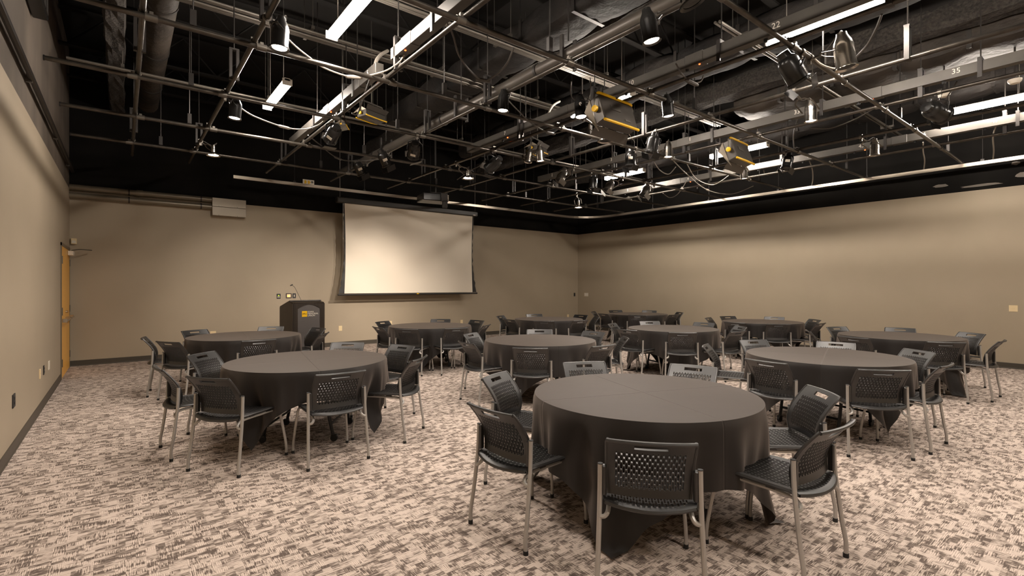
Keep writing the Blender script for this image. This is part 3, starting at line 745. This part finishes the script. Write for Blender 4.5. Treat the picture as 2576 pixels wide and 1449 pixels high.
raceway('big pale raceway nearest the long lamp at upper left, numbered 4', RX[1], -1.5, yat(993, 0, RX[1]), [('4', yat(1010, 0, RX[1]-.05), 1)], (yat(1032, 0, RX[1]),))
raceway('pale raceway farther along above the left tables, numbered 6', RX[1], yat(955, 0, RX[1]), 9.3, [('5', yat(925, 0, RX[1]-.05), 1), ('6', yat(826, 0, RX[1]-.05), 1)], (yat(905, 0, RX[1]), yat(828, 0, RX[1])))
raceway('dark raceway across the middle of ceiling, numbered 7 to 22', RX[3], -1.2, 7.75, [('7', yat(1270, 0, RX[3]-.05), 1), ('9', yat(1460, 0, RX[3]-.05), 0), ('10', yat(1588, 0, RX[3]-.05), 0), ('21', yat(1747, 0, RX[3]-.05), 1), ('22', yat(1952, 0, RX[3]-.05), 0)], (5.2, 3.1))
raceway('grey raceway numbered 31 to 35 on the right', RX[4], -1.2, 8.9, [('2', yat(1389, 0, RX[4]-.05), 0), ('3', yat(1538, 0, RX[4]-.05), 0), ('31', yat(1733, 0, RX[4]-.05), 0), ('33', yat(2005, 0, RX[4]-.05), 0), ('34', yat(2183, 0, RX[4]-.05), 1), ('35', yat(2405, 0, RX[4]-.05), 0)], (6.4, 5.0, 2.2))
raceway('bright grey raceway numbered 43 to 47 near the right wall', RX[5], -1.2, 9.0, [('3', yat(1579, 0, RX[5]-.05), 0), ('4', yat(1731, 0, RX[5]-.05), 1), ('43', yat(1919, 0, RX[5]-.05), 0), ('44', yat(2034, 0, RX[5]-.05), 0), ('45', yat(2167, 0, RX[5]-.05), 1), ('46', yat(2322, 0, RX[5]-.05), 0), ('47', yat(2503, 0, RX[5]-.05), 0)], (7.0, 5.7, 2.6))

# ------------------------------------------------------------------ fluorescent fixtures
def fixture(label, x, y, z=4.285, L_=1.22):
    r = thing('fluorescent_light', label, 'light', (x, y, z), 0, 'fluorescent strip lights')
    MB().bevbox((0, 0, .055), (.075, L_, .04), .004).build('channel', trayw, r)
    MB().prism([(-.062, .012), (-.055, -.012), (-.03, -.022), (.03, -.022), (.055, -.012), (.062, .012), (.045, .034), (-.045, .034)], frame_mat((0, L_/2-.012, 0), (1, 0, 0), (0, 0, 1)), L_-.024).build('diffuser', tubem, r)
    for e in (-1, 1): MB().bevbox((0, e*(L_/2-.006), .02), (.13, .012, .09), .002).build('end_cap', trayw, r)
    for e in (-.4, .4): MB().tube([(0, e, .05), (0, e, ZC-z)], .005, 5).build('hanging_wire', steelw, r)
FX = [('glowing fluorescent strip cut by the top edge, left of centre', 1.84, 5.0), ('smaller glowing fluorescent strip above the left tables', 1.78, 7.86), ('long glowing fluorescent strip at the top right', 5.86, 2.06),
      ('glowing fluorescent strip partly behind the nearer yellow-trimmed panel light', 5.84, 5.18), ('glowing fluorescent strip behind the farther yellow-trimmed panel light', 10.06, 5.18), ('glowing fluorescent strip farthest back at right centre', 9.94, 8.05),
      ('glowing fluorescent strip at the right edge by smoke detectors', 10.50, 1.52)]
for l_, x, y in FX: fixture(l_, x, y)
for l_, x, y in (('fluorescent strip above the viewer at left', 1.84, 2.06), ('fluorescent strip behind the viewer at left', 1.84, -.9), ('fluorescent strip behind the viewer in the middle', 5.86, -.9), ('fluorescent strip behind the viewer at right', 10.1, -1.2)): fixture(l_, x, y)

# ------------------------------------------------------------------ stage lamps
def nearest_pipe(p):
    best = None
    for y in AY:
        q = Vector((p.x, y, ZP)); d = abs(p.y-y)
        if best is None or d < best[0]: best = (d, q)
    for x in BX:
        q = Vector((x, p.y, ZBP)); d = abs(p.x-x)
        if d < best[0]: best = (d, q)
    return best[1]
def axis_rot(ax):
    return Vector((0, 0, 1)).rotation_difference(Vector(ax).normalized()).to_matrix().to_4x4()
def lamp(name, label, px, py, z, ax, kind, lit, size=1., sticker=False, watts=None):
    """px, py: where the photo shows the centre of the lens; ax: direction from lens to the rear of the body"""
    p = un(px, py, z); ax = Vector(ax).normalized()
    r = thing(name, label, 'stage light', p, 0, 'stage lights on the pipe grid')
    M = axis_rot(ax); q = nearest_pipe(p)-p
    m = {'black': blackgloss, 'chrome': chrome, 'grey': castm}[kind]
    s = size
    if name == 'can_light':
        prof = [(.060, .012), (.078, .0), (.078, .012), (.070, .03), (.070, .17), (.062, .205), (.040, .25), (.036, .275), (0, .28)]
        rl = .060; bl = .13
    elif name == 'scoop_light':
        prof = [(.07, .008), (.095, .0), (.095, .012), (.05, .03), (.035, .05), (.033, .13), (.028, .16), (0, .165)]
        rl = .07; bl = .08
    else:
        prof = [(.075, .02), (.088, .0), (.100, .0), (.100, .02), (.088, .03), (.088, .20), (.075, .235), (.055, .25), (.05, .30), (0, .305)]
        rl = .075; bl = .12
    MB().lathe([(a*s, b*s) for a, b in prof], 20, M).build('housing', m, r, 35)
    MB().lathe([(0, .012*s), (rl*s*.6, .006*s), (rl*s, .012*s)], 20, M).build('lens', lensm if lit else sockm, r, 60)
    mid = ax*(bl*s)
    # yoke: a U strap from both sides of the body to the clamp on the pipe
    to = q-mid; side = ax.cross(to)
    if side.length < 1e-3: side = Vector((1, 0, 0))
    side = side.normalized(); rb = .10*s
    top = mid+to*.62
    yk = MB()
    yk.tube([mid+side*rb, mid+side*rb+to*.45, top+side*rb*.4, top-side*rb*.4, mid-side*rb+to*.45, mid-side*rb], .011, 6, True, .45)
    yk.tube([top, q+Vector((0, 0, -.01))], .010, 6)
    yk.build('yoke', m if kind != 'chrome' else castm, r, 40)
    cl = MB().lathe([(.026, -.02), (.038, -.02), (.038, .02), (.026, .02)], 12, Matrix.Translation(q) @ Matrix.Rotation(R(90), 4, 'Y' if abs(q.y+p.y-round(q.y+p.y, 9)) >= 0 and any(abs(q.y+p.y-y) < 1e-6 for y in AY) else 'X')).box(q+Vector((0, 0, -.045)), (.03, .03, .05)).build('clamp', castm, r, 40)
    if sticker:
        f = Vector((-p.x, -p.y, 0)).normalized(); f = (f-ax*f.dot(ax)).normalized()
        MB().box(mid+f*.089*s, (.075*s, .004, .045*s), frame_mat((0, 0, 0), ax.cross(f)*-1, f).to_3x3()).build('label_sticker', whitem, r)
    if 'number 9' in label:
        f = Vector((-p.x, -p.y, 0)).normalized(); f = (f-ax*f.dot(ax)).normalized()
        text('lamp_number', '9', .07, frame_mat(mid+f*.078*s, ax.cross(f)*-1, ax), inkm, r)
    if name == 'fresnel_light':
        for k in (-1, 1):
            M2 = M @ Matrix.Translation((0, k*.10*s, -.05*s)) @ Matrix.Rotation(R(-k*20), 4, 'X')
            MB().box((0, 0, 0), (.17*s, .003, .10*s)).build('barn_door', m, r).data.transform(M2)
    # short lead looping from the rear of the body up to the pipe
    e = ax*(.27*s if name != 'scoop_light' else .16*s)
    MB().tube(curve([e, e+Vector((.05, .03, .05)), (e+q)/2+Vector((.09, .05, -.02)), q+Vector((.06, .06, .02))], 5), .006, 5).build('power_lead', cablem, r, 40)
    if lit:
        ld = bpy.data.lights.new('can_glow', 'SPOT'); ld.energy = watts or CAN_W*s; ld.color = LIGHT_C; ld.spot_size = R((40 if sticker else 48) if watts else 110); ld.spot_blend = 1.0 if watts else .8; ld.shadow_soft_size = .05
        lo = bpy.data.objects.new('can_glow', ld); COL.objects.link(lo); lo.parent = r; lo.location = -ax*.02
        lo.rotation_euler = Vector((0, 0, -1)).rotation_difference(-ax).to_euler()
up = (0, 0, 1)
LP = [
 ('can_light', 'large lit can light at upper left, on the second cross pipe', 703, 124, 3.62, (.05, 0, 1), 'black', 1, 1.05, 0),
 ('can_light', 'lit chrome-edged can light below the smaller fluorescent strip', 590, 299, 3.60, (.08, 0, 1), 'black', 1, 1., 0),
 ('scoop_light', 'small lit scoop light above the junction box', 537, 392, 3.66, up, 'chrome', 1, 1.1, 0),
 ('fresnel_light', 'black lamp with white sticker beside the pale raceway', 830, 352, 3.55, (.02, -.9, .40), 'black', 1, 1.0, 1, 150),
 ('fresnel_light', 'black lamp with white sticker above the screen, right of the pale raceway', 1040, 392, 3.52, (-.35, -.9, .42), 'black', 1, 1.05, 1, 260),
 ('fresnel_light', 'black tilted lamp high left of the screen top', 975, 418, 3.62, (-.6, -.1, 1), 'black', 0, 1., 1),
 ('fresnel_light', 'black tilted lamp, leftmost of the pair above the screen rail', 912, 440, 3.62, (-.6, -.1, 1), 'black', 0, 1., 1),
 ('fresnel_light', 'black caged lamp right above the projector', 1229, 426, 3.52, (.10, -.85, .42), 'black', 1, 1.1, 0, 260),
 ('scoop_light', 'lit scoop light hanging just right of the projector', 1177, 450, 3.60, up, 'chrome', 1, 1.25, 0),
 ('can_light', 'lit can light under the fat sprinkler main, upper centre', 1265, 280, 3.62, (.05, 0, 1), 'black', 1, .95, 0),
 ('can_light', 'lit black can light near the top edge, left of the number 21', 1640, 106, 3.62, (-.15, .1, 1), 'black', 1, 1.05, 0),
 ('can_light', 'lit can light right of the nearer yellow-trimmed panel light', 1682, 294, 3.62, (-.1, .05, 1), 'black', 1, 1., 0),
 ('scoop_light', 'small chrome lamp below the nearer yellow-trimmed panel light', 1523, 356, 3.60, up, 'chrome', 0, 1.2, 0),
 ('fresnel_light', 'black lamp with cables left of a chrome can, right centre', 1638, 384, 3.52, (.05, -.2, 1), 'black', 0, 1., 0),
 ('can_light', 'chrome can light standing above the far right cross pipe', 1681, 396, 3.72, up, 'chrome', 1, 1., 0),
 ('fresnel_light', 'black lamp with white sticker above the far fluorescent strip', 1586, 418, 3.55, up, 'black', 0, 1., 1),
 ('can_light', 'pair of chrome lamps near far yellow panel, left one', 1328, 408, 3.70, (.2, 0, 1), 'chrome', 0, .9, 0),
 ('can_light', 'pair of chrome lamps near far yellow panel, right one', 1360, 406, 3.72, (-.1, 0, 1), 'chrome', 1, 1., 0),
 ('fresnel_light', 'dark tilted lamp below raceway number 2', 1408, 455, 3.62, (.5, 0, 1), 'grey', 0, 1., 0),
 ('fresnel_light', 'dark lamp in a square bracket left of far fluorescent strip', 1492, 474, 3.58, up, 'black', 0, 1., 0),
 ('fresnel_light', 'grey tilted lamp just below the far fluorescent strip', 1528, 480, 3.60, (.6, 0, 1), 'grey', 0, 1., 0),
 ('fresnel_light', 'grey tilted lamp on the pipe right of raceway number 3', 1620, 492, 3.60, (.5, .1, .8), 'grey', 0, 1.1, 0),
 ('scoop_light', 'tiny scoop light in the back corner above the rail', 1455, 523, 3.52, up, 'chrome', 1, 1.2, 0, 3),
 ('can_light', 'lit chrome can light under the farther yellow-trimmed panel light', 1872, 450, 3.58, (-.1, .0, 1), 'chrome', 1, 1., 0),
 ('fresnel_light', 'black lamp beside raceway number 43', 1978, 425, 3.58, (.2, -.1, 1), 'black', 0, 1., 1),
 ('can_light', 'lit can light hanging before raceway number 33', 2040, 306, 3.60, (-.05, 0, 1), 'chrome', 1, 1.0, 0),
 ('can_light', 'unlit chrome can light beside raceway number 45', 2200, 391, 3.68, up, 'chrome', 0, 1., 0),
 ('fresnel_light', 'big black tilted lamp left of the chrome can at upper right', 2012, 208, 3.52, (-.55, .3, .9), 'black', 0, 1.15, 0),
 ('can_light', 'big shiny chrome can light with cables at upper right', 2130, 172, 3.60, (-.1, .1, 1), 'chrome', 0, 1.25, 0),
 ('fresnel_light', 'large black lamp in front of the right edge fluorescent strip', 2372, 290, 3.62, (-.9, .25, .15), 'black', 0, 1.2, 0),
 ('scoop_light', 'black dangling lamp cut by the top edge right of centre', 1745, 8, 3.60, (-.3, .3, 1), 'black', 0, 1.1, 0),
 ('can_light', 'dark can with white number 9 beside the nearer yellow panel light', 1462, 296, 3.60, (0, .1, 1), 'black', 1, 1.05, 0),
]
for a in LP: lamp(*a)

def panel_light(label, px, py, z, rz, tilt, s=1.):
    p = un(px, py, z)
    r = thing('panel_light', label, 'stage light', p, rz, 'yellow-trimmed panel lights')
    T = Matrix.Rotation(tilt, 4, 'X')
    def part(mb, nm, m, par=r, sm=None):
        mb.v = [tuple(T @ (Vector(v)*s)) for v in mb.v]; return mb.build(nm, m, par, sm)
    dk = MATS.get('panel light grey') or mat('panel light grey', (.09, .08, .07), .35, .5)
    part(MB().bevbox((0, 0, 0), (.50, .12, .26), .01), 'housing', dk)
    part(MB().box((0, .065, 0), (.46, .012, .22)), 'diffuser', sockm)
    for e in (-1, 1):
        part(MB().tube(curve([(-.255, -.05, e*.135), (-.23, -.06, e*.142), (0, -.062, e*.142), (.23, -.06, e*.142), (.255, -.05, e*.135)], 4), .013, 8), 'yellow_bumper', yellowm, r, 40)
        fl = MB().add([(-.25, .06, e*.13), (.25, .06, e*.13), (.27, .13, e*.19), (-.27, .13, e*.19), (-.25, .064, e*.134), (.25, .064, e*.134), (.27, .134, e*.194), (-.27, .134, e*.194)], [(0,1,2,3),(4,7,6,5),(0,4,5,1),(1,5,6,2),(2,6,7,3),(3,7,4,0)])
        part(fl, 'barn_door', dk)
        sf = MB().add([(e*.255, .05, -.13), (e*.255, .05, .13), (e*.285, .12, .03), (e*.275, .03, -.22), (e*.26, .05, -.13), (e*.26, .05, .13), (e*.29, .12, .03), (e*.28, .03, -.22)], [(0,1,2,3),(4,7,6,5),(0,4,5,1),(1,5,6,2),(2,6,7,3),(3,7,4,0)])
        part(sf, 'side_flap', greym)
        part(MB().lathe([(0, 0), (.03, 0), (.03, .025), (0, .03)], 12, Matrix.Translation((e*.27, 0, 0)) @ Matrix.Rotation(R(90*e), 4, 'Y')), 'tilt_knob', yellowm, r, 40)
    q = ZP-z
    pq = nearest_pipe(p)-p; cr_, sr_ = math.cos(-rz), math.sin(-rz); pq = Vector((pq.x*cr_-pq.y*sr_, pq.x*sr_+pq.y*cr_, pq.z))
    if z > ZP-.2: q = .30; pq = Vector((0, 0, ZC-z))
    MB().tube([(-.28*s, 0, 0), (-.29*s, 0, q*.6), (-.27*s, 0, q*.72), (.27*s, 0, q*.72), (.29*s, 0, q*.6), (.28*s, 0, 0)], .014, 6, True, .5).tube([(0, 0, q*.72), pq], .012, 6).build('yoke', castm, r, 40)
    part(MB().box((-.05, -.064, .02), (.14, .004, .05)).box((.10, -.064, -.08), (.08, .004, .02)), 'control_panel', castm)
panel_light('large black panel light with yellow bumpers and barn doors, nearer one', 1545, 290, 3.56, R(2), R(-18), 1.25)
panel_light('large black panel light with yellow bumpers and barn doors, farther right one', 1857, 386, 3.56, R(4), R(-18), 1.2)
panel_light('yellow-trimmed panel light seen from below right of the pale raceway', 935, 294, 4.30, R(20), R(88), .85)
panel_light('yellow-trimmed panel light seen from below above the chrome lamp pair', 1352, 378, 4.25, R(20), R(88), .85)
panel_light('small yellow-trimmed panel light behind the black lamp on the pale raceway', 862, 318, 3.75, R(60), R(75), .45)

# ------------------------------------------------------------------ upper ceiling: girders, joists, ducts, conduits
def girder(label, x, z, w_=.22, h_=.30):
    r = thing('steel_girder', label, 'beam', (x, 5, z), 0, 'fireproofed girders'); n = 60; m = MB()
    rnd = random.Random(int(x*100)+5)
    sec = []
    for k in range(14):
        a = 2*PI*k/14; sec.append((max(-1, min(1, 1.35*math.cos(a)))*w_/2, max(-1, min(1, 1.35*math.sin(a)))*h_/2))
    for i in range(n+1):
        y = YF+.02-5+(YB-YF-.04)*i/n
        for (a, b) in sec: m.v.append((a*(1+rnd.uniform(-.14, .14)), y+rnd.uniform(-.04, .04)*(0 < i < n), b*(1+rnd.uniform(-.14, .14))))
    for i in range(n):
        for k in range(14): a = i*14+k; b = i*14+(k+1) % 14; m.f.append((a, b, b+14, a+14))
    m.build('fireproofing', rough, r)
    MB().box((0, 0, .28), (.03, YB-YF-.1, .30)).build('web', darkpipe, r)
girder('rough fireproofed girder in the dark at upper left', -.08, 5.0)
girder('rough fireproofed girder above the middle of the ceiling', 5.0, 5.02, .2)
girder('rough fireproofed girder at upper right', 8.5, 5.0, .34)
girder('rough fireproofed girder close to the right wall', 11.8, 5.0, .2)
for k, y in enumerate((-.6, 1.2, 3.0, 4.8, 6.6, 8.4, 10.2, 11.7)):
    r = thing('ceiling_joist', 'black steel joist crossing under the deck, number %s back from the viewer' % ['zero', 'one', 'two', 'three', 'four', 'five', 'six', 'seven'][k], 'beam', (cx, y, 5.35), 0, 'roof joists')
    MB().box((0, 0, -.13), (W_-.02, .10, .03)).box((0, 0, .42), (W_-.02, .10, .03)).build('flange', deckm, r)
    m = MB(); x = -W_/2+.1; up_ = True
    while x < W_/2-.6:
        m.tube([(x, 0, -.12 if up_ else .41), (x+.5, 0, .41 if up_ else -.12)], .014, 5); x += .5; up_ = not up_
    m.build('web_bars', deckm, r)
    r['label'] = 'black steel joist crossing high under the deck, %s from the viewer' % ['behind, first', 'second', 'third', 'fourth', 'fifth', 'sixth', 'seventh', 'last'][k]
darkwrap = noise_mat('dark duct wrap', (.006, .005, .0045, 1), (.016, .013, .011, 1), 2.2, .7, bump=.9, bscale=9, spec=.25)
def duct(label, x, z, w_, h_, y0, y1, step=1.0, wm=None):
    r = thing('wrapped_duct', label, 'duct', (x, y0, z), 0); m = MB(); n = int((y1-y0)/.12); rnd = random.Random(int(x*10))
    K = 20; jit = [rnd.uniform(.6, 1.2) for _ in range(200)]
    for i in range(n+1):
        y = (y1-y0)*i/n; ph = (y % step)/step; bul = math.sin(PI*ph)**.6*.06*jit[int(y/step)]
        for k in range(K):
            a = 2*PI*k/K; ca, sa = math.cos(a), math.sin(a)
            sx = max(-1, min(1, 1.3*ca))*w_/2; sz = max(-1, min(1, 1.3*sa))*h_/2
            m.v.append((sx+ca*bul, y, sz+sa*bul*(1.4 if sa < 0 else 1)+.012*math.sin(9*y+3*k)))
    for i in range(n):
        for k in range(K): a = i*K+k; b = i*K+(k+1) % K; m.f.append((a, b, b+K, a+K))
    m.f += [tuple(range(K))[::-1], tuple(n*K+k for k in range(K))]
    m.build('insulation_wrap', wm or darkwrap, r, 50)
    y = step
    while y < y1-y0-.1:
        MB().box((0, y, -h_/2-.012), (w_+.05, .05, .012)).box((-w_/2-.02, y, 0), (.012, .05, h_+.02)).tube([(-w_/2-.02, y, h_/2), (-w_/2-.02, y, ZC-z)], .006, 5).build('duct_strap', darkpipe, r); y += step
duct('brown wrapped air duct beside the fat sprinkler main', 4.5, 4.95, .5, .3, -1.8, 9.6)
duct('sagging foil-wrapped air duct at the upper right', 9.15, 4.85, .75, .40, -1.8, 4.6, .8, wrapm)
duct('foil-wrapped air duct between the middle raceways', 7.05, 5.0, .5, .32, .5, 10.8)
duct('narrow wrapped air duct high near the right wall', 11.45, 4.95, .45, .32, -1.5, 10)
rd = thing('round_duct', 'dark round air duct in the upper left corner', 'duct', (.38, 8.6, 5.0))
MB().tube(curve([(0, 3.2, 0), (0, 0, 0), (0, -2.0, 0), (.03, -2.5, .08), (.06, -2.75, .5)], 6), .17, 20).build('duct_tube', wrapm, rd, 50)
for y in (-1.2, .4, 2.0): MB().lathe([(.171, -.03), (.178, -.03), (.178, .03), (.171, .03)], 20, Matrix.Translation((0, y, 0)) @ Matrix.Rotation(R(90), 4, 'X')).tube([(.17, y, 0), (.17, y, ZC-5.0)], .008, 5).build('duct_strap', darkpipe, rd, 40)
rd2 = thing('round_duct', 'second dark round air duct ending just above the first', 'duct', (.40, 4.6, 4.95))
MB().tube(curve([(0, -4, 0), (0, 0, 0), (.0, .5, 0), (.02, .72, .06), (.03, .8, .4)], 6), .19, 20).build('duct_tube', wrapm, rd2, 50)
def bundle(label, y, z, x0, x1, n, m):
    r = thing('conduit_bundle', label, 'conduit', ((x0+x1)/2, y, z), 0, 'conduit bundles')
    for k in range(n): MB().tube([(x0-(x0+x1)/2, k*.055, .01*math.sin(k*2)), (x1-(x0+x1)/2, k*.055, .01*math.sin(k*2))], .017, 8).build('conduit', m, r, 40)
    x = x0+.6
    while x < x1: MB().box((x-(x0+x1)/2, .027*n, .04), (.04, .055*n+.1, .04)).tube([(x-(x0+x1)/2, -.04, .04), (x-(x0+x1)/2, -.04, ZC-z)], .006, 5).tube([(x-(x0+x1)/2, .055*n+.05, .04), (x-(x0+x1)/2, .055*n+.05, ZC-z)], .006, 5).build('strut_hanger', castm, r); x += 1.9
cond = mat('grey conduit paint', (.15, .135, .115), .4, .5)
bundle('parallel grey conduits crossing left of the nearest fluorescent strip', 6.55, 4.75, -.6, 8.0, 5, cond)
bundle('parallel grey conduits crossing upper centre behind the pale raceway', 5.15, 4.75, 1.5, 9.5, 5, cond)
bundle('thin pair of conduits crossing far back of the ceiling', 9.0, 4.6, -.6, 12.2, 2, cond)
bundle('thin pair of conduits crossing at the upper right', 3.0, 4.55, 5.4, 12.4, 2, cond)
# smoke detectors
for l_, px, py in (('round white smoke detector at the right edge of ceiling', 2553, 206), ('round white smoke detector left of the right edge lamp', 2375, 240)):
    p = un(px, py, 4.15); r = thing('smoke_detector', l_, 'detector', p, 0, 'smoke detectors')
    MB().lathe([(0, -.025), (.045, -.022), (.065, 0), (.072, .018), (.072, .03), (0, .03)], 20).build('body', whitem, r, 40)
    MB().tube([(0, 0, .03), (0, 0, ZC-4.15)], .012, 6).build('stem', darkpipe, r)

# ------------------------------------------------------------------ cables
def cable(label, pts, r_=.008, m=None, plug=None):
    P = [un(*p) if len(p) == 3 and p[0] > 30 else Vector(p) for p in pts]
    o = MB().tube(curve(P, 8), r_, 6).build('power_cable', m or cablew, None, 50); tag(o, label, 'cable', 'power cables in the ceiling')
    if plug is not None:
        i = plug; d = (P[i+1]-P[i-1]).normalized()
        MB().tube([P[i]-d*.09, P[i]-d*.06, P[i]+d*.06, P[i]+d*.09], .02, 8, True, 1, [.012, .022, .022, .012]).build('connector', m or cablew, o, 40)
cable('pale cable from the big can light down to the pale raceway', [(718, 92, 3.86), (745, 118, 3.84), (775, 142, 3.84), (818, 172, 3.83), (890, 194, 3.82), (960, 182, 3.85), (1000, 160, 3.9), (1017, 138, 3.98)], .009, cablew, 4)
cable('pale cable sagging from the second can light to the pale raceway', [(600, 268, 3.84), (640, 293, 3.82), (715, 320, 3.8), (765, 325, 3.82), (800, 315, 3.88), (815, 303, 3.98)], .010, cablew, 2)
cable('pale cable slanting down from the pale raceway toward the screen', [(775, 340, 3.9), (800, 360, 3.86), (850, 398, 3.8), (900, 405, 3.8), (960, 400, 3.84)], .010, cablem, 2)
cable('black cable looping under the top centre of the pipe grid', [(1124, 52, 4.0), (1140, 90, 3.95), (1155, 140, 3.82), (1185, 180, 3.78), (1215, 202, 3.76), (1245, 190, 3.8), (1275, 160, 3.85), (1292, 120, 3.95)], .011, cablem, 4)
cable('black cable hanging from the fat sprinkler main to the middle pipe', [(1278, 252, 3.88), (1300, 275, 3.84), (1340, 312, 3.8), (1385, 335, 3.8), (1420, 330, 3.82)], .009, cablem, 3)
cable('cable looping from number 21 to a lamp at upper right', [(1700, 160, 3.98), (1715, 185, 3.9), (1740, 208, 3.82), (1762, 205, 3.84), (1770, 190, 3.9)], .010, cablem, 2)
cable('thick cable from the long fluorescent strip down to the chrome can', [(2218, 36, 3.98), (2205, 70, 3.92), (2180, 115, 3.84), (2150, 148, 3.8)], .012, cablem)
cable('cable twisted along the pipe beside the big chrome can', [(2020, 125, 3.9), (2040, 138, 3.84), (2062, 160, 3.80), (2095, 172, 3.78), (2120, 170, 3.78)], .010, cablew)
cable('cable hanging from number 35 down to the large black lamp', [(2407, 205, 4.0), (2395, 225, 3.94), (2370, 262, 3.86), (2340, 285, 3.8)], .010, cablem)
cable('cable drooping from number 34 along the pipe to number 33', [(2195, 275, 3.92), (2150, 300, 3.86), (2090, 322, 3.82), (2040, 322, 3.84)], .009, cablem)
cable('cable dropping from number 33 to the pipe beside a black lamp', [(2008, 298, 4.0), (2000, 320, 3.94), (1996, 345, 3.9), (1998, 375, 3.86)], .010, cablem)
cable('pale cable dropping to the curtain rail nearest the right edge', [(2505, 318, 3.99), (2498, 345, 3.93), (2500, 380, 3.84), (2497, 408, 3.79)], .010, cablew)
cable('pale cable dropping to the curtain rail beneath a grid pipe end', [(2322, 358, 3.99), (2322, 380, 3.93), (2326, 405, 3.86), (2323, 432, 3.79)], .010, cablew)
cable('pale cable dropping to the curtain rail, farthest from the right edge', [(2036, 405, 3.99), (2043, 425, 3.92), (2045, 450, 3.84), (2041, 470, 3.79)], .010, cablew)
cable('pale cable looping from number 43 to the last pipe', [(1921, 428, 3.99), (1926, 440, 3.93), (1945, 436, 3.93), (1956, 428, 3.92)], .009, cablew)
cable('long pale cable sagging right of the chrome can, far side', [(1690, 400, 3.8), (1730, 440, 3.72), (1780, 478, 3.68), (1840, 488, 3.68), (1895, 468, 3.76)], .009, cablew, 2)
cable('pale cable looping below the far cross pipe, left one', [(1646, 408, 3.84), (1660, 428, 3.76), (1682, 438, 3.76), (1700, 420, 3.84)], .009, cablew)
cable('pale cable looping below the far cross pipe, right one', [(1728, 412, 3.84), (1752, 450, 3.74), (1790, 465, 3.74), (1815, 455, 3.78), (1832, 442, 3.86)], .009, cablew)
cable('cable looping under the last pipe near number 4', [(1668, 486, 3.86), (1685, 497, 3.8), (1705, 488, 3.82), (1728, 455, 3.98)], .009, cablew)
cable('black cable tail hanging beside the pale raceway yellow panel', [(930, 200, 3.98), (918, 235, 3.92), (900, 285, 3.86), (885, 285, 3.86)], .011, cablem)
cable('black cable loop above the can with number 9', [(1437, 205, 4.0), (1436, 235, 3.9), (1447, 252, 3.84), (1470, 258, 3.82), (1484, 235, 3.9), (1486, 205, 3.98)], .009, cablem)
cable('short pale flexible conduit rising from the pale raceway box', [(944, 175, 4.14), (946, 155, 4.25), (958, 138, 4.4), (975, 128, 4.55)], .022, cablew)
cable('short pale flexible conduit above the nearer panel light', [(1378, 300, 4.05), (1380, 285, 4.2), (1392, 265, 4.4), (1408, 255, 4.55)], .018, cablew)
cable('cable running left of far lamp group toward the projector', [(1150, 452, 3.74), (1185, 428, 3.8), (1205, 418, 3.84), (1222, 400, 3.86)], .009, cablem)
